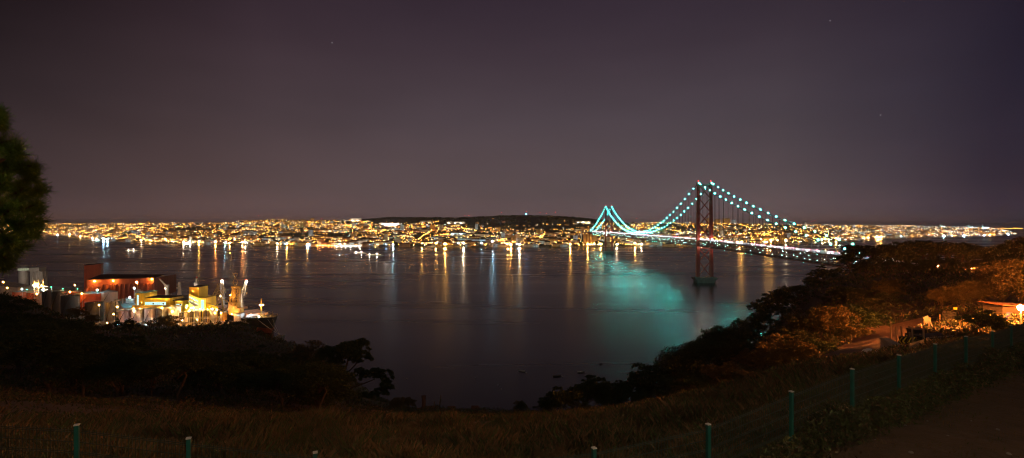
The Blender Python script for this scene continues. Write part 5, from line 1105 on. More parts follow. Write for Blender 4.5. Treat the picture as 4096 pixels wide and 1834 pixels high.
def tree_kind(kind, rs_):
    if kind == 'pine':
        lob = []
        for i in range(9): a = rs_.uniform(0, 6.28); f = rs_.uniform(.0, 1); z = .45+.5*f; r = (1-f)*.22+.03; lob.append((r*math.cos(a), r*math.sin(a), z, .25*(1.25-f*.7), .25*(1.25-f*.7), .15))
        lob.append((0, 0, .93, .13, .13, .10)); lob.append((0, 0, .62, .24, .24, .3)); return lob, 'leafA', .6
    if kind == 'umbrella':
        lob = [(0, 0, .84, .26, .26, .14)]
        for i in range(7): a = i*.9+rs_.uniform(-.3, .3); r = rs_.uniform(.2, .34); lob.append((r*math.cos(a), r*math.sin(a), rs_.uniform(.66, .84), .22, .22, .14))
        return lob, 'leafA', .75
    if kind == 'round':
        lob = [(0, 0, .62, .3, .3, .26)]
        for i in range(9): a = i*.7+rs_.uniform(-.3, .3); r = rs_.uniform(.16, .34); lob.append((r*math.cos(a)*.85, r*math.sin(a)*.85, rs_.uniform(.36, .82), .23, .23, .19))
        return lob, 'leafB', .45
    lob = [(0, 0, .4, .3, .3, .3)]
    for i in range(7): a = i*.9+rs_.uniform(-.3, .3); r = rs_.uniform(.2, .42); lob.append((r*math.cos(a), r*math.sin(a), rs_.uniform(.2, .7), .2, .2, .2))
    return lob, 'leafC', .25
TK = {}
def get_tree(kind, var, hq):
    key = (kind, var, hq)
    if key not in TK:
        rs_ = np.random.RandomState(hash_(kind)+var*17+3); lob, mt, th = tree_kind(kind, rs_)
        V = leaves_np(lob, (11000 if kind != 'bush' else 5000) if hq else 4200, .026 if hq else .046, cl=30, spread=.34, rs=rs_)
        cm_ = np_mesh('crown', V, 4, [M[mt]]); tm_ = trunk_mb(.026 if kind != 'bush' else .012, th+.1, lob[:6], lean=rs_.uniform(-.05, .05)).mesh('trunk', M['bark'])
        TK[key] = (cm_, tm_)
    return TK[key]
def hash_(s): return sum(ord(c)*(i+3) for i, c in enumerate(s))
def tree(kind, x, y, h, label, cat='tree', group=None, name=None, wide=1.0, z=None, hq=None, mt=None):
    nm = name or {'pine': 'pine_tree', 'umbrella': 'stone_pine', 'round': 'leafy_tree', 'bush': 'bush'}[kind]
    hq = (h/y > .10) if hq is None else hq
    c_, t_ = get_tree(kind, random.randrange(4), hq)
    o = thing(nm, label, cat, (x, y, gz_at(x, y)-.2 if z is None else z), random.uniform(0, 6.28), group)
    a = link('crown', c_, o); b_ = link('trunk', t_, o); o.scale = (h*wide, h*wide, h)
    if mt: 
        c2 = c_.copy(); c2.materials[0] = M[mt]; a.data = c2
    return o
def ptree(kind, px, pyt, Y, label, wide=1.0, dz=0, **kw):
    x = PX(px, Y); zb = gz_at(x, Y); h = max(1.2, PZ(pyt, Y)-zb)
    return tree(kind, x, Y, h, label, wide=wide, **kw)
G1 = dict(group='dark trees of the headland slope'); L1 = 'dark tree on the steep slope under the headland, one of many'
# silhouettes along the right slope against the water (photo x, top y, metres ahead, width factor)
for px, py, Y, wd in ((3400, 1010, 235, 1.3), (3345, 1075, 215, 1.3), (3290, 1075, 205, 1.4), (3240, 1105, 195, 1.2), (3190, 1140, 185, 1.3), (3130, 1155, 178, 1.4), (3080, 1190, 172, 1.4), (3040, 1240, 160, 1.2), (3000, 1280, 160, 1.3), (2950, 1295, 150, 1.3), (2900, 1300, 145, 1.1), (2870, 1320, 140, 1.2), (2820, 1345, 135, 1.2), (2760, 1380, 130, 1.0), (2720, 1400, 128, 1.0), (2680, 1455, 122, 1.2), (2600, 1475, 118, 1.2), (2560, 1500, 118, 1.1), (2480, 1530, 115, 1.1), (2430, 1545, 112, 1.2), (2350, 1520, 125, 1.3), (2400, 1528, 120, 1.2), (2290, 1560, 100, 1.3), (2230, 1562, 105, 1.3), (2180, 1610, 112, 1.5), (2090, 1612, 190, 1.1), (2900, 1370, 125, 1.3), (2980, 1370, 120, 1.2), (3080, 1330, 130, 1.4), (3160, 1270, 140, 1.4), (2780, 1450, 112, 1.3), (2700, 1510, 105, 1.3), (2560, 1570, 98, 1.4), (2450, 1600, 96, 1.4), (2820, 1490, 100, 1.3)):
    ptree(random.choice(('pine', 'pine', 'round')), px, py, Y, L1, wd, mt='leafA', **G1)
# singled out trees
ptree('umbrella', 3150, 1325, 88, 'rounded stone pine with a lumpy crown in the middle of the slope', 1.5)
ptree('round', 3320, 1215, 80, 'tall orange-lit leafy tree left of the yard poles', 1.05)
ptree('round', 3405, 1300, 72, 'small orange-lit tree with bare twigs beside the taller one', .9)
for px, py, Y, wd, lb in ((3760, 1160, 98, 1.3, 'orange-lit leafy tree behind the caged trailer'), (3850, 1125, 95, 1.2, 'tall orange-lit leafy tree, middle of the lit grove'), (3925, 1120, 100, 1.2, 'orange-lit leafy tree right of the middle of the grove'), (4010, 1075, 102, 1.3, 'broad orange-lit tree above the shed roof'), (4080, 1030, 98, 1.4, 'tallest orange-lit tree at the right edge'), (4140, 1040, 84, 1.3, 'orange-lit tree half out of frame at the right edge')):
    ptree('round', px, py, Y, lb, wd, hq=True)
ptree('pine', 3930, 1300-55, 52, 'dark spreading conifer in front of the shed and street lamp', 1.9)
ptree('pine', 3990, 1300-40, 48, 'low dark conifer branches right of the yard', 1.6)
G2 = dict(group='trees of the park on the headland'); L2 = 'bushy tree in the park on the headland, one of many'
for px, py, Y, wd in ((3440, 985, 225, 1.2), (3500, 990, 215, 1.2), (3560, 985, 230, 1.1), (3590, 975, 235, 1.2), (3640, 1000, 240, 1.2), (3690, 968, 236, 1.2), (3740, 985, 240, 1.2), (3780, 972, 228, 1.2), (3835, 975, 226, 1.1), (3880, 1000, 232, 1.2), (3930, 992, 236, 1.1), (3980, 1000, 230, 1.2), (4030, 985, 215, 1.3), (4070, 960, 190, 1.3), (4110, 950, 180, 1.3), (3460, 1040, 200, 1.2), (3540, 1045, 190, 1.3), (3620, 1050, 190, 1.1), (3720, 1035, 185, 1.3), (3800, 1040, 180, 1.3), (3880, 1045, 185, 1.3), (3940, 1050, 190, 1.3), (4000, 1035, 175, 1.3), (3680, 1060, 165, 1.2), (3760, 1080, 160, 1.2), (3830, 1075, 158, 1.2)):
    ptree(random.choice(('round', 'umbrella', 'round')), px, py, Y, L2, wd, mt='leafC', **G2)
for px, py, Y in [(q, random.uniform(1035, 1065), random.uniform(236, 262)) for q in range(3415, 3900, 26)]:
    ptree('bush', px, py, Y, 'dense bush closing the edge of the park above the bridge end', 1.1, cat='bush', group='bushes along the park edge', hq=True)
# big trees on the left slope
Yb = 165
def big_pine():
    x0 = PX(1387, Yb); zb = gz_at(x0, Yb); u = Yb/F
    o = thing('stone_pine', 'great stone pine with forked limbs and two separate crowns', 'tree', (x0, Yb, zb)); base = PZ(1640, Yb)-zb
    lob = []
    for px, py, rx, rz in ((1400, 1410, 55, 34), (1440, 1400, 36, 30), (1460, 1440, 30, 28), (1350, 1430, 40, 32), (1390, 1450, 45, 28), (1290, 1440, 38, 34), (1260, 1470, 34, 30), (1330, 1480, 40, 28), (1500, 1500, 34, 22), (1540, 1515, 36, 26), (1470, 1520, 34, 22), (1555, 1550, 30, 24), (1520, 1580, 32, 22), (1470, 1585, 26, 16), (1450, 1490, 26, 18)):
        p = P(px, py, Yb); lob.append((p.x-x0, random.uniform(-3, 3), p.z-zb, rx*u, rx*u*.8, rz*u))
    link('crown', np_mesh('crown', leaves_np(lob, 26000, .62, cl=40, spread=.34), 4, [M['leafA']]), o)
    t_ = MB(); B_ = [P(1392, 1640, Yb), P(1385, 1560, Yb), P(1378, 1500, Yb), P(1395, 1440, Yb)]; sh_ = Vector((x0, Yb, zb)); T = lambda L_: [p-sh_ for p in L_]
    t_.tube(T([P(1395, 1720, Yb)]+B_), .75, 9, r2=.25); t_.tube(T([P(1388, 1600, Yb), P(1405, 1560, Yb), P(1450, 1545, Yb), P(1500, 1525, Yb)]), .4, 7, r2=.12); t_.tube(T([P(1395, 1640, Yb), P(1420, 1600, Yb), P(1470, 1592, Yb), P(1520, 1585, Yb)]), .38, 7, r2=.12); t_.tube(T([P(1382, 1530, Yb), P(1345, 1490, Yb), P(1290, 1460, Yb)]), .36, 7, r2=.12); t_.tube(T([P(1380, 1510, Yb), P(1420, 1470, Yb), P(1450, 1430, Yb)]), .3, 7, r2=.1)
    t_.build('trunk', M['bark'], o)
big_pine()
for px, py, Y, wd, kd, lb in ((1225, 1378, 250, 1.3, 'round', 'dark round tree left of the great stone pine'), (1170, 1395, 245, 1.2, 'bush', 'low dark tree beside the mooring block view'), (1590, 1600, 190, 1.2, 'round', 'dark round tree under the crown edge of the great pine'), (1635, 1596, 200, 1.1, 'round', 'dark tree just left of the old chimney'), (1130, 1720, 60, 1.0, 'pine', 'small conical bush lit faintly in the centre foreground'), (2080, 1608, 215, 1.0, 'round', 'small dark tree standing alone against the bay'),
                          (310, 1236, 300, 1.3, 'round', 'ragged dark tree in front of the orange tank'), (365, 1262, 290, 1.2, 'round', 'dark tree in front of the railed dark tank'), (470, 1285, 285, .8, 'pine', 'slim dark conifer before the blue lamp'), (520, 1282, 280, 1.1, 'pine', 'ragged dark conifer before the pinkish tanks'), (430, 1300, 280, 1.0, 'round', 'low dark tree between the conifer and the tanks'),
                          (655, 1272, 465, 1.4, 'round', 'round bush lit green in front of the cream tank'), (885, 1280, 462, 1.7, 'bush', 'bright green round bush at the end of the lit grass'), (940, 1278, 440, 1.7, 'bush', 'olive bush right of the bright green one'), (975, 1290, 425, 1.6, 'bush', 'bush at the brow below the ship hatch'), (1058, 1340, 395, 1.0, 'round', 'dark bush in front of the red hull'), (1020, 1325, 400, 1.6, 'bush', 'low bush on the brow left of the red hull')):
    ptree(kd, px, py, Y, lb, wd)
G3 = dict(group='dark trees filling the left valley'); L3 = 'dark tree in the unlit left valley, one of many'
for _ in range(125):
    px = random.uniform(-60, 1330); Y = random.uniform(75, 300); 
    if 560 < px < 1000 and Y > 215: continue
    x = PX(px, Y); h = random.uniform(7, 14); zt = gz_at(x, Y)+h; py = CY+(CAMZ-zt)*F/Y
    lim = interp(px, [(-60, 1175), (0, 1255), (100, 1262), (200, 1290), (300, 1330), (600, 1400), (1000, 1420), (1330, 1480)])
    if py < lim: h = max(3, h-(lim-py)*Y/F)
    tree(random.choice(('round', 'pine', 'umbrella', 'round')), x, Y, h, L3, wide=random.uniform(1.1, 1.6), mt='leafA', **G3)
G4 = dict(group='bushes along the low shore'); L4 = 'dark bush along the low shore, one of many'
for _ in range(34):
    px = random.uniform(1400, 2250); Y = random.uniform(90, 262); x = PX(px, Y); z = gz_at(x, Y)
    if z < 1.5: continue
    h = random.uniform(3, 6); py = CY+(CAMZ-z-h)*F/Y
    if py < 1640: continue
    tree('bush', x, Y, h, L4, 'bush', wide=1.4, **G4)
for px, py, Y, wd in ((20, 1262, 225, 1.5), (90, 1258, 230, 1.5), (150, 1270, 225, 1.5), (215, 1285, 225, 1.5), (265, 1290, 220, 1.4), (10, 1330, 180, 1.5), (110, 1340, 185, 1.5), (200, 1345, 180, 1.5), (320, 1330, 230, 1.4), (560, 1390, 230, 1.5), (1000, 1400, 260, 1.5), (1080, 1420, 250, 1.5), (1150, 1440, 240, 1.5), (950, 1440, 220, 1.5), (1180, 1500, 180, 1.5), (1100, 1530, 160, 1.5), (1240, 1540, 170, 1.5), (1000, 1520, 170, 1.5)):
    ptree('round', px, py, Y, L3, wd, mt='leafA', **G3)
G5 = dict(group='scrub bushes of the headland slope'); L5 = 'scrub bush on the open headland slope, one of many'
for _ in range(170):
    px = random.uniform(2650, 3600); Y = random.uniform(55, 200); x = PX(px, Y); z = gz_at(x, Y); h = random.uniform(2, 5.5); py = CY+(CAMZ-z-h)*F/Y
    if py < interp(px, [(2650, 1520), (3000, 1390), (3200, 1250), (3400, 1130), (3560, 1110)]) or yard(x, Y): continue
    tree('bush', x, Y, h, L5, 'bush', wide=1.5, mt=random.choice(('leafC', 'leafB', 'leafA')), **G5)
# undergrowth over all near slopes: nobody could count it
n = 190000; th_ = RS.uniform(math.radians(-50), math.radians(50), n); r_ = np.exp(RS.uniform(math.log(36), math.log(460), n)); ux, uy = np.sin(th_)*r_, np.cos(th_)*r_
uz = gz_np(ux, uy); keep = (uz > 1.2) & ~in_quay(ux, uy) & np.array([not yard(a, b_) for a, b_ in zip(ux, uy)])
dn = np.array([mn.noise(Vector((a*.07, b_*.07, 0))) for a, b_ in zip(ux, uy)]); keep &= (dn+RS.uniform(-.25, .5, n)) > -.08
ux, uy, uz, rr_, dn = ux[keep], uy[keep], uz[keep], r_[keep], dn[keep]; n = len(ux)
sz = .05+.0046*rr_; up = RS.uniform(.0, 1.0, n)*(.25+.006*rr_)*(1+dn); c_ = np.stack([ux, uy, uz+up], -1)
a = RS.normal(size=(n, 3)); a[:, 2] = abs(a[:, 2])+.5; a /= np.linalg.norm(a, axis=1, keepdims=True); b_ = np.cross(a, RS.normal(size=(n, 3))); b_ /= np.linalg.norm(b_, axis=1, keepdims=True)
s_ = sz[:, None]*RS.uniform(.5, 1.3, (n, 1)); V = np.stack([c_-a*s_*.5, c_+b_*s_*.22, c_+a*s_*.7, c_-b_*s_*.22], 1).reshape(-1, 3)
tag(link('undergrowth', np_mesh('undergrowth', V, 4, [M['leafC'], M['grassA'], M['grassB']], RS.choice([0, 1, 2], n, p=[.4, .35, .25]))), kind='stuff')
# lit meadow by the plant
# grass blades on the near slope and path
def blades(n, y0, y1, hlo, hhi, test, mats, pr, name, wd=.012):
    th_ = RS.uniform(math.radians(-50), math.radians(52), n); r_ = np.exp(RS.uniform(math.log(y0), math.log(y1), n)); x, y = np.sin(th_)*r_, np.cos(th_)*r_
    z = gz_np(x, y); kk = test(x, y); x, y, z, r_ = x[kk], y[kk], z[kk], r_[kk]; n = len(x)
    cl_ = np.array([mn.noise(Vector((a*.45, b_*.45, 4))) for a, b_ in zip(x, y)]); h = RS.uniform(hlo, hhi, n)*(1+1.1*cl_); h = np.clip(h, .03, None); keep2 = cl_ > RS.uniform(-.5, .1, n)-.15; h = np.where(keep2, h, h*.25)
    d = RS.normal(size=(n, 2))*.35*h[:, None]; w_ = wd*(.45+r_*.03); an = RS.uniform(0, 6.28, n); wx, wy = np.cos(an)*w_, np.sin(an)*w_
    b0 = np.stack([x-wx, y-wy, z-.03], -1); b1 = np.stack([x+wx, y+wy, z-.03], -1); m_ = np.stack([x+d[:, 0]*.4, y+d[:, 1]*.4, z+h*.6], -1); t_ = np.stack([x+d[:, 0], y+d[:, 1], z+h], -1); W = np.stack([wx, wy, 0*wx], -1)*.7
    V = np.stack([b0, b1, m_+W, t_], 1).reshape(-1, 3)
    tag(link(name, np_mesh(name, V, 4, mats, RS.choice(len(mats), n, p=pr))), kind='stuff')
FP = [(-25.0, 12.6, 100.0), (-22, 12.4, 99.9), (-19, 12.2, 99.8), (-16, 12.0, 99.7), (-13, 11.8, 99.62), (-9.86, 11.6, 99.53), (-7.2, 11.4, 99.31), (-4.42, 11.5, 98.95), (-1.3, 11.5, 98.7), (1.84, 11.5, 99.05), (4.79, 12.5, 99.2), (7.64, 14.0, 99.52), (10.3, 15.5, 99.72), (13.3, 17.6, 99.62), (16.2, 19.6, 99.55), (18.8, 21.2, 99.5), (21.4, 22.8, 99.4), (24.0, 24.6, 99.3), (26.6, 26.4, 99.2), (29.2, 28.2, 99.1), (32, 30, 99), (35, 32, 98.9)]
fx, fy = np.array([p[0] for p in FP]), np.array([p[1] for p in FP])
def beyond(x, y): return y > np.interp(x, fx, fy)
blades(260000, 11, 75, .12, .6, lambda x, y: beyond(x, y) & ((x > 1) | (y < 31+3*np.sin(x*.7))) & ((np.abs(x-(29+(y-45)*.85)) > 7) | (y < 34)), [M['grassA'], M['grassB'], M['leafC']], [.55, .25, .2], 'tall_grass')
blades(60000, 9, 32, .02, .10, lambda x, y: ~beyond(x, y), [M['grassA'], M['grassB']], [.8, .2], 'short_grass', .008)
blades(60000, 380, 480, .4, 1.2, lambda x, y: (x < -180) & ~in_quay(x, y), [M['grassA'], M['grassB']], [.6, .4], 'meadow_grass', .012)
# weeds climbing along the fence on the right
n = 42000; q_ = RS.uniform(2.5, 26, n); wx_ = q_; wy_ = np.interp(q_, fx, fy)+RS.normal(size=n)*.35-.2; hh = np.array([.55+.75*mn.noise(Vector((a*.6, 0, 3)))+.3 for a in q_])*np.clip((q_-1)/6, .2, 1.05)
wz_ = gz_np(wx_, wy_)+RS.uniform(0, 1, n)**1.2*np.clip(hh, .1, 1.5); c_ = np.stack([wx_, wy_, wz_], -1); a = RS.normal(size=(n, 3)); a /= np.linalg.norm(a, axis=1, keepdims=True); b_ = np.cross(a, RS.normal(size=(n, 3))); b_ /= np.linalg.norm(b_, axis=1, keepdims=True)
s_ = RS.uniform(.03, .09, (n, 1)); V = np.stack([c_-a*s_, c_+b_*s_*.4, c_+a*s_, c_-b_*s_*.4], 1).reshape(-1, 3)
tag(link('climbing_weeds', np_mesh('climbing_weeds', V, 4, [M['grassB'], M['leafC'], M['grassA']], RS.choice(3, n, p=[.5, .3, .2]))), kind='stuff')

# ------------------------------------------------------------------ wire mesh fence
fe = thing('mesh_fence', 'long green wire mesh fence with square capped posts', 'fence', (0, 0, 0))
for x, y, zt in FP:
    zb = min(gz_at(x, y), zt-1.3); p_ = MB().box((x, y, (zt+zb-.2)/2), (.085, .085, zt-zb+.2), .4).build('post', M['post'], fe); MB().box((x, y, zt+.012), (.1, .1, .024), .4).build('cap', M['capm'], p_)
for (a, b_) in zip(FP[:-1], FP[1:]):
    A, B = Vector(a), Vector(b_); L_ = (B-A).length; n = int(L_/.085); q = MB(); hgt = 1.55; dn_ = Vector((A.y-B.y, B.x-A.x, 0)).normalized()
    for i in range(n+1): p_ = A.lerp(B, i/n)+dn_*.05; q.bar(p_+Vector((0, 0, -.08)), p_+Vector((0, 0, -hgt)), .012)
    for z in (-.14, -.18, -.40, -.62, -.66, -.88, -1.10, -1.14, -1.36, -1.5):
        o_ = dn_*(.05 if z not in (-.16,) else .08); q.bar(A+o_+Vector((0, 0, z)), B+o_+Vector((0, 0, z)), .014)
    q.build('wire_panel', M['wire'], fe)

# ------------------------------------------------------------------ works yard
def G(px, py, Y): p = P(px, py, Y); return Vector((p.x, p.y, gz_at(p.x, p.y)))
PO = [(3562, 1296, 3563, 1340, 58), (3582, 1314, 3587, 1375, 52), (3603, 1312, 3613, 1388, 49), (3647, 1316, 3653, 1400, 45), (3656, 1315, 3655, 1346, 58), (3638, 1337, 3642, 1394, 46), (3681, 1344, 3682, 1397, 46), (3694, 1320, 3696, 1408, 44), (3682, 1302, 3688, 1329, 66), (3694, 1291, 3702, 1318, 70), (3719, 1277, 3726, 1302, 76), (3759, 1265, 3761, 1297, 80), (3715, 1299, 3710, 1332, 68)]
PL = ['leftmost pole of the yard, thin and upright', 'second pole from the left, leaning slightly', 'tall pole leaning left beside the chevron signs', 'tallest pole, behind the brick wall corner', 'short pole far behind the chevron signs', 'short pole between the chevron signs', 'pole right of the black bin', 'tall dark pole nearest the timber frames', 'leaning pole before the white board', 'pole leaning hard beside the white board', 'leaning pole farther up the yard', 'upright pole left of the trailer', 'pole leaning right across the white board']
for (a, b_, c_, d2, Y), lb in zip(PO, PL):
    top = P(a, b_, Y); bs = P(c_, d2, Y); bs.z = gz_at(bs.x, bs.y)-.2
    o = MB().tube([bs, top], .07, 8).build('wooden_pole', M['wood']); tag(o, lb, 'pole')
# caged trailer
Yt = 80; p_ = G(3797, 1299, Yt); o = thing('trailer', 'small two-wheeled trailer carrying a wire cage and a spare wheel', 'trailer', p_, .15)
MB().box((0, 0, .75), (1.75, 1.2, .1)).box((0, -.58, .95), (1.75, .04, .36)).box((0, .58, .95), (1.75, .04, .36)).box((-.86, 0, .95), (.04, 1.2, .36)).box((.86, 0, .95), (.04, 1.2, .36)).bar((.86, 0, .6), (1.7, 0, .55), .08).build('bed', M['tank'], o)
q = MB()
for a in np.linspace(-.82, .82, 9):
    for s_ in (-.55, .55): q.bar((a, s_, 1.1), (a, s_, 2.5), .03)
for z in (1.5, 2.0, 2.5):
    for s_ in (-.55, .55): q.bar((-.82, s_, z), (.82, s_, z), .035)
    for s_ in (-.82, .82): q.bar((s_, -.55, z), (s_, .55, z), .035)
q.build('cage', M['tank'], o); o.scale = (.85, .85, .85)
for s_ in (-.72, .72): w_ = MB().cyl((-.1, s_-.08, .34), .34, .17, 18, ax=(0, 1, 0)).build('wheel', M['rubber'], o); MB().cyl((-.1, s_-.1, .34), .17, .21, 12, ax=(0, 1, 0)).build('rim', M['white'], w_)
w_ = MB().cyl((.5, -.78, .95), .3, .15, 18, ax=(0, 1, 0)).build('spare_wheel', M['rubber'], o); MB().cyl((.5, -.8, .95), .14, .17, 12, ax=(0, 1, 0)).build('rim', M['white'], w_)
tag(MB().box(p_+Vector((.7, -.3, 2.75)), (.5, .3, .3), .5).build('yellow_box', mat('yellow_plastic', (.8, .6, .05))), 'small yellow box lying on top of the trailer cage', 'box')
# black bin, chevron signs, white board, planks
p_ = G(3666, 1378, 48); o = thing('waste_bin', 'black wheeled waste bin standing between the poles', 'bin', p_, .1); MB().add([(-.5, -.4, .1), (.5, -.4, .1), (.5, .4, .1), (-.5, .4, .1), (-.6, -.48, 1.2), (.6, -.48, 1.2), (.6, .48, 1.2), (-.6, .48, 1.2)], [(3, 2, 1, 0), (0, 1, 5, 4), (1, 2, 6, 5), (2, 3, 7, 6), (3, 0, 4, 7), (4, 5, 6, 7)]).build('body', M['blk'], o); MB().box((0, 0, 1.24), (1.3, 1.04, .08)).build('lid', M['blk'], o)
for s_ in (-.45, .45): MB().cyl((s_-.05, .3, .12), .12, .1, 12, ax=(1, 0, 0)).build('wheel', M['rubber'], o)
YEL = mat('chevron_yellow', (.75, .62, .05), .5, var=.05)
for i, (px, py, rz, lb) in enumerate(((3611, 1383, .1, 'black sign board with a yellow chevron, left one of the pile'), (3628, 1388, -.1, 'black sign board with a yellow chevron, middle one of the pile'), (3648, 1390, .15, 'black sign board with yellow chevrons by the tall pole'), (3636, 1368, .05, 'black sign board with a yellow chevron lying behind the others'))):
    p_ = G(px, py, 47-i*.8 if i < 3 else 50); o = thing('chevron_sign', lb, 'sign', p_, rz); MB().box((0, 0, .45), (.75, .05, .8)).build('board', M['blk'], o)
    q = MB()
    for dx_ in (-.18, .16): q.add([(dx_+.16, -.03, .8), (dx_-.10, -.03, .45), (dx_+.16, -.03, .1), (dx_+.02, -.03, .1), (dx_-.24, -.03, .45), (dx_+.02, -.03, .8)], [(0, 5, 4, 1), (1, 4, 3, 2)])
    q.build('chevron', YEL, o)
p_ = G(3712, 1325, 68); tag(MB().box(p_+Vector((0, 0, .9)), (.7, .06, 1.7), M=Matrix.Rotation(-.45, 3, 'Y')).build('white_board', M['concrete_d']), 'white board leaning against the poles', 'board')
for i, (a, b_, lb) in enumerate((((3698, 1342), (3730, 1325), 'pale plank lying above another near the white board'), ((3698, 1346), (3722, 1334), 'pale plank lying below another near the white board'))):
    A, B = G(*a, 63), G(*b_, 70); tag(MB().bar(A+Vector((0, 0, .3)), B+Vector((0, 0, .35)), .22, .06).build('plank', M['concrete_d']), lb, 'plank')
o = thing('rubble_pile', 'heap of dark and pale rubble on the yard soil', 'rubble', G(3765, 1312, 74)); q = MB(); q2 = MB()
for i in range(26): (q if i % 3 else q2).box((random.gauss(0, 1.5), random.gauss(0, .7), random.uniform(.05, .5)), (random.uniform(.3, .9), random.uniform(.2, .6), random.uniform(.15, .4)), random.uniform(0, 3))
q.build('dark_rubble', M['blk'], o); q2.build('pale_rubble', M['white'], o)
# retaining wall, brick wall, timber frames, corrugated sheet, white sack
def wall_(name, lb, cat, A, B, h, th, m_, part=None, n=6):
    o = thing(name, lb, cat, (0, 0, 0)); q = MB(); z0 = min(gz_at(A.x, A.y), gz_at(B.x, B.y))-.4
    d = (B-A); rz = math.atan2(d.y, d.x); c_ = (A+B)/2; top = max(gz_at(A.x, A.y), gz_at(B.x, B.y))+h
    q.box((c_.x, c_.y, (top+z0)/2), (d.xy.length, th, top-z0), rz).build('wall', m_, o); return o, top, c_, rz, d.xy.length
o, tp_, c_, rz, ln_ = wall_('retaining_wall', 'pale rough block retaining wall left of the yard', 'wall', P(3535, 1400, 44), P(3597, 1410, 41), .5, .5, mat('rough_block', (.30, .24, .21), .9, scale=1.5, bump=.8))
MB().box((c_.x, c_.y, tp_+.04), (ln_+.1, .6, .1), rz).build('coping', M['concrete'], o)
o, tp_, c_, rz, ln_ = wall_('brick_wall', 'low dark brick wall with an orange-lit tiled top', 'wall', P(3598, 1410, 38), P(3700, 1415, 39), .35, .35, M['brick'])
MB().box((c_.x, c_.y, tp_+.05), (ln_+.1, .7, .1), rz).build('tiled_top', mat('red_tiles', (.38, .12, .06), .8, scale=3), o)
o = thing('corrugated_sheet', 'pale corrugated fence sheet standing behind the wire fence', 'sheet', (0, 0, 0)); q = MB(); A, B = P(3637, 1440, 31), P(3712, 1425, 34); A.z = gz_at(A.x, A.y)-.1; B.z = gz_at(B.x, B.y)-.1
for i in range(7): q.bar(A+Vector((0, 0, .1+i*.14)), B+Vector((0, 0, .1+i*.14)), .05, .12)
q.build('panel', M['wood'], o)
o = thing('timber_frames', 'stack of dark timber frames with pale edges beside the wire fence', 'timber', G(3725, 1392, 46), .25); q = MB(); q2 = MB()
for i in range(4): q.box((0, 0, .1+i*.17), (4.2-.3*i, 1.3, .1)); q2.box((.1, -.68, .1+i*.17), (4.0-.3*i, .05, .07))
q.build('frame', M['blk'], o); q2.build('edge', M['galv'], o)
p_ = G(3480, 1442, 42); tag(MB().ball(p_+Vector((0, 0, .35)), .62, 10, 7, sz=.65).build('white_sack', M['white'], None), 'pale rounded sack lying below the retaining wall', 'sack')
# shed with street lamp
o = thing('garden_shed', 'orange-lit plank shed under the trees at the right edge', 'shed', G(4045, 1280, 74)); q = MB()
q.box((0, 0, 1.3), (5.4, 3, 3)).build('wall', M['bark'], o); MB().box((0, 0, 2.95), (6, 3.8, .16), M=Matrix.Rotation(.06, 3, 'Y')).build('roof', M['rooft'], o); MB().box((-1.9, -1.53, 1.1), (.9, .06, 1.9)).build('door', mat('blue_door', (.05, .06, .3)), o); MB().box((.9, -1.53, 1.6), (.8, .06, .8)).build('window', M['blk'], o)
def street_lamp(px, py, Y, lb, power=7000, r=.22):
    p_ = P(px, py, Y); zb = gz_at(p_.x, p_.y); o = thing('park_lamp', lb, 'street lamp', (p_.x, p_.y, zb)); h = p_.z-zb
    MB().cyl((0, 0, 0), .09, h-.25, 10, r2=.06).build('pole', M['galv'], o); MB().cyl((0, 0, h-.3), .10, .12, 12, r2=.22).cyl((0, 0, h+.2), .24, .08, 12, r2=.05).build('fitting', M['steel_d'], o); MB().ball((0, 0, h), r, 12, 8).build('globe', glow('orange_globe', (1, .27, .04), power), o); return o
street_lamp(4083, 1240, 56, 'brilliant orange globe lamp at the right edge', 8500, r=.30)
street_lamp(4250, 1160, 62, 'added orange globe lamp beyond the right edge, lighting the grove', 30000, r=.30)  # out of view, added to light the tree fronts
street_lamp(3884, 1085, 205, 'small orange park lamp hidden among the trees', r=.28)
street_lamp(3752, 1072, 200, 'small orange park lamp left among the trees', r=.25)
o = thing('park_bench', 'pale park bench on the dim lawn under the trees', 'bench', G(3625, 1125, 172), .1); MB().box((0, 0, .45), (1.8, .5, .08)).build('seat', M['wood'], o); MB().box((0, .25, .8), (1.8, .06, .4)).build('backrest', M['wood'], o)
for s_ in (-.7, .7): MB().box((s_, 0, .2), (.1, .45, .44)).build('leg', M['concrete'], o)

# ------------------------------------------------------------------ low shore
def gw(px, py): Y = CAMZ*F/(py-CY); return Vector((PX(px, Y), Y, 0))
Yc = 268; xc = PX(1695, Yc); zb = gz_at(xc, Yc)-1; o = thing('chimney', 'old brick chimney standing dark against the bay', 'chimney', (xc, Yc, zb)); H_ = PZ(1592, Yc)-zb
MB().cyl((0, 0, 0), 1.25, H_-1.2, 16, r2=.95).build('shaft', M['brick'], o); MB().cyl((0, 0, H_-1.2), 1.2, 1.2, 16, r2=1.25).build('cap', M['brick'], o)
for i, (px, pt, pb) in enumerate(((1763, 1589, 1606), (1759, 1611, 1629), (1737, 1615, 1632))):
    Y = CAMZ*F/(pb-CY); tag(MB().cyl((PX(px, Y), Y, -1), .32, PZ(pt, Y)+1, 8).build('mooring_pile', M['wood']), ('old dark mooring pile, farthest of three', 'old dark mooring pile, middle of three', 'old dark mooring pile, leftmost of three')[i], 'pile')
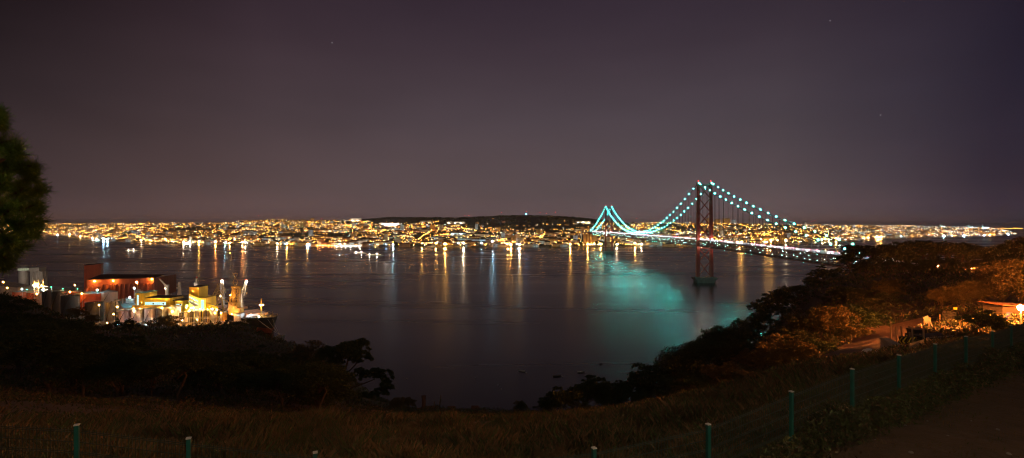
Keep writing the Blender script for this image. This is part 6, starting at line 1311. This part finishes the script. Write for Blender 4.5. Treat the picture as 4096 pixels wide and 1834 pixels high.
for px0, px1, pyt, Y, lb in ((1665, 1690, 1650, 266, 'ruined shore cottage left of the chimney'), (1705, 1750, 1641, 272, 'roofless shore building right of the chimney'), (1790, 1818, 1642, 276, 'small dark shore building, third from the chimney'), (1885, 1912, 1640, 278, 'pale gabled ruin at the end of the sea wall')):
    x0, x1 = PX(px0, Y), PX(px1, Y); zb = 1.5; h = PZ(pyt, Y)-zb; o = thing('ruined_house', lb, 'ruin', ((x0+x1)/2, Y, zb)); W_ = x1-x0
    MB().box((0, 2.5, h/2-1.2), (W_, 5, max(1.5, h+.4))).build('wall', M['concrete_d'], o); MB().add([(-W_/2-.2, -.2, h-1), (W_/2+.2, -.2, h-1), (W_/2+.2, 2.5, h+.3), (-W_/2-.2, 2.5, h+.3), (W_/2+.2, 5.2, h-1), (-W_/2-.2, 5.2, h-1)], [(0, 1, 2, 3), (3, 2, 4, 5), (0, 3, 5), (1, 4, 2)]).build('roof', M['rooft'], o)
o = thing('sea_wall', 'long low dark sea wall along the bay', 'wall', (0, 0, 0)); A, B = P(1790, 1655, 283), P(2000, 1655, 283); MB().box(((A.x+B.x)/2, 283, 1.2), (B.x-A.x, 1.4, 3)).build('wall', M['concrete_d'], o); MB().box(((A.x+B.x)/2, 283, 2.8), (B.x-A.x+.2, 1.8, .2)).build('coping', M['concrete'], o)
tag(MB().box((PX(1950, 277), 277.5, 2.6), (10, 5, 1.0)).build('slipway', M['concrete']), 'pale concrete slipway on the low shore', 'slipway')
o = thing('slipway_lamp', 'tiny blue white lamp on the slipway', 'lamp', (PX(1931, 277), 277, 3.1)); MB().bar((0, 0, 0), (0, 0, 1.2), .08).build('pole', M['galv'], o); MB().octa((0, 0, 1.3), .18).build('head', M['g_blue'], o)
def boat(px, py, L_, rz, lb, m_='white', motor=True):
    p_ = gw(px, py); o = thing('moored_boat', lb, 'boat', p_, rz); q = MB(); st_ = []
    for f in np.linspace(0, 1, 9):
        x = -L_/2+L_*f; w_ = L_*.19*(1-max(0, f-.45)**2*3.0); w_ = max(.03, w_); st_.append(((x, -w_, .55+.25*f*f), (x, w_, .55+.25*f*f), (x*(.96), w_*.6, -.15), (x*.96, -w_*.6, -.15), (x, -w_*.86, .5+.25*f*f), (x, w_*.86, .5+.25*f*f), (x*.95, w_*.6, .12), (x*.95, -w_*.6, .12)))
    for a, b_ in zip(st_[:-1], st_[1:]):
        q.add([a[0], b_[0], b_[3], a[3], a[1], b_[1], b_[2], a[2], a[4], b_[4], a[5], b_[5], a[6], b_[6], a[7], b_[7]], [(0, 3, 2, 1), (4, 5, 6, 7), (3, 7, 6, 2), (0, 1, 9, 8), (4, 10, 11, 5), (8, 9, 15, 14), (10, 12, 13, 11), (14, 15, 13, 12)])
    q.add([st_[0][0], st_[0][1], st_[0][2], st_[0][3]], [(0, 1, 2, 3), (3, 2, 1, 0)]); q.build('hull', M[m_], o)
    for f in (-.18, .12): MB().box((L_*f, 0, .42), (.28, L_*.30, .05)).build('seat', M['wood'], o)
    if motor: MB().box((-L_/2-.12, 0, .75), (.3, .28, .45)).bar((-L_/2-.1, 0, .6), (-L_/2-.1, 0, -.3), .12).build('outboard_motor', M['steel_y'], o)
boat(2088, 1494, 5.2, -.55, 'cream open boat with a pointed bow, leftmost of the moored boats'); boat(2228, 1515, 5.4, .05, 'dark open boat with a yellow outboard, middle of the moored boats', 'tank'); boat(2324, 1499, 5.0, .15, 'grey rowing boat, rightmost of the moored boats', 'galv', False); boat(2404, 1467, 2.6, .4, 'tiny dark dinghy farthest out in the bay', 'blk', False)
for px, py, lb in ((2104, 1501, 'small buoy off the cream boat'), (2251, 1517, 'small buoy off the dark boat'), (2340, 1501, 'small buoy off the grey boat'), (1627, 1524, 'white buoy alone on the left of the bay'), (1901, 1521, 'small buoy in the middle of the bay'), (1992, 1550, 'white float nearer the shore, upper of two'), (2005, 1566, 'white float nearer the shore, lower of two')):
    tag(MB().ball(gw(px, py)+Vector((0, 0, .15)), .38, 10, 6).build('buoy', M['white']), lb, 'buoy')

# ------------------------------------------------------------------ near pine whose twigs reach into the frame at the left
Yp = 4.2; tx, ty = -5.6, 4.4; zb = gz_at(tx, ty)
o = thing('near_pine', 'blurred green pine branches close by at the left edge', 'tree', (tx, ty, zb)); q = MB()
q.tube([(0, 0, -.4), (.05, 0, 2.5), (-.1, .05, 5), (.15, 0, 7.3), (.3, 0, 8.6)], .16, 9, r2=.03)
V = []; base = Vector((tx, ty, zb))
for px, py, r_, Yq in ((-60, 520, 75, 4.1), (15, 470, 55, 4.2), (10, 560, 75, 4.2), (75, 600, 45, 4.0), (60, 660, 70, 4.3), (115, 650, 50, 4.3), (150, 700, 42, 4.4), (30, 740, 80, 4.1), (100, 760, 60, 4.3), (165, 760, 36, 4.5), (175, 830, 30, 4.6), (120, 830, 60, 4.4), (40, 850, 90, 4.0), (90, 900, 65, 4.2), (165, 890, 34, 4.6), (150, 930, 36, 4.6), (60, 960, 75, 4.0), (20, 1020, 60, 4.0), (100, 985, 45, 4.3), (-60, 700, 120, 4.1), (-60, 900, 120, 4.1), (40, 1060, 26, 4.1), (-10, 440, 30, 4.1), (5, 470, 22, 4.1)):
    px -= 22; py = py*.96+45; c_ = P(px, py, Yq)-base; q.tube([(c_.x*.1, 0, c_.z-.5), (c_.x*.5, c_.y*.5, c_.z-.35), c_], .035, 6, r2=.012)
    R_ = r_*.72*Yq/F; nt_ = 9
    for k_ in range(nt_):
        d = Vector((random.gauss(0, 1), random.gauss(0, 1), random.gauss(.3, 1))).normalized(); tpp = c_+d*R_*random.uniform(.35, 1.0); ax_ = (d+Vector((0, 0, .5))).normalized()
        q.tube([c_, tpp], .012, 4, r2=.006)
        n = 95; al = RS.uniform(-.09, .03, n); dd = RS.normal(size=(n, 3)); dd = dd+np.array(ax_)*1.1; dd /= np.linalg.norm(dd, axis=1, keepdims=True)
        p0 = np.array(tpp)+np.array(ax_)*al[:, None]; ln = RS.uniform(.05, .10, (n, 1)); sd = np.cross(dd, RS.normal(size=(n, 3))); sd /= np.linalg.norm(sd, axis=1, keepdims=True); sd *= .0022
        V.append(np.stack([p0-sd, p0+sd, p0+dd*ln+sd*.5, p0+dd*ln-sd*.5], 1).reshape(-1, 3))
q.build('trunk', M['bark'], o); link('needles', np_mesh('needles', np.concatenate(V), 4, [M['needle']]), o)

# two path lamps beside the viewpoint, outside the frame, whose light falls on the fence and grass
for x, y, pw_, gc_, lb in ((7.5, -5.0, 4000, (1, .62, .33), 'path lamp standing right behind the viewpoint'), (-7.6, -1.6, 1000, (1, .80, .52), 'path lamp standing left behind the viewpoint')):
    zb = gz_at(x, y); o = thing('path_lamp', lb, 'street lamp', (x, y, zb)); MB().cyl((0, 0, 0), .07, 6.6, 10, r2=.05).build('pole', M['galv'], o); MB().ball((0, 0, 6.8), .2, 12, 8).build('globe', glow('warm_globe', gc_, pw_), o)

for k_ in range(40):
    x = random.uniform(2, 26); y = float(np.interp(x, fx, fy))-random.uniform(.8, 7); z = gz_at(x, y); r_ = random.uniform(.025, .07)
    o = MB().ball((0, 0, 0), r_, 7, 5, sz=.6).build('stone', M['concrete_d'], None, (x, y, z+r_*.2)); tag(o, 'small stone lying in the trampled grass of the path', 'stone', 'stones on the path')
for k_ in range(60):
    x = random.uniform(-14, 24); y = float(np.interp(x, fx, fy))+random.uniform(1.5, 16); h = random.uniform(.5, 1.3)
    if not yard(x, y): tree('bush', x, y, h, 'low dry shrub in the tall grass beyond the fence', 'shrub', group='shrubs in the grass beyond the fence', name='shrub', wide=random.uniform(.9, 1.5), mt=random.choice(('grassA', 'leafC', 'grassB')), hq=True)

for k_ in range(70):
    px = random.uniform(-80, 3050); Y = random.uniform(27, 62) if px < 2300 else random.uniform(38, 70); x = PX(px, Y); z = gz_at(x, Y)
    top = interp(px, [(-80, 1640), (1500, 1665), (2300, 1650), (2700, 1570), (3050, 1490)])+random.uniform(0, 30); h = PZ(top, Y)-z
    if .5 < h < 7 and not yard(x, Y): tree('bush', x, Y, h, 'dark scrub bush just below the grassy edge', 'bush', group='scrub below the grassy edge', wide=max(1.2, min(2.4, 2.2/h)), mt='leafA', hq=True)

# night air over the river, one even volume round everything
m, t, out = nt_of('haze_air'); v = t.nodes.new('ShaderNodeVolumePrincipled'); v.inputs['Color'].default_value = (.92, .9, .92, 1); v.inputs['Density'].default_value = 3.2e-5; v.inputs['Anisotropy'].default_value = .6
t.links.new(v.outputs[0], out.inputs['Volume'])
zb_ = min(float(GZ.min()), -30)-1
hz = MB().box((0, 19950, (zb_+420)/2), (82000, 42100, 420-zb_)).build('haze', m); tag(hz, kind='stuff')
print('haze bottom', zb_)
SC.cycles.volume_bounces = 0; SC.cycles.volume_step_rate = 50
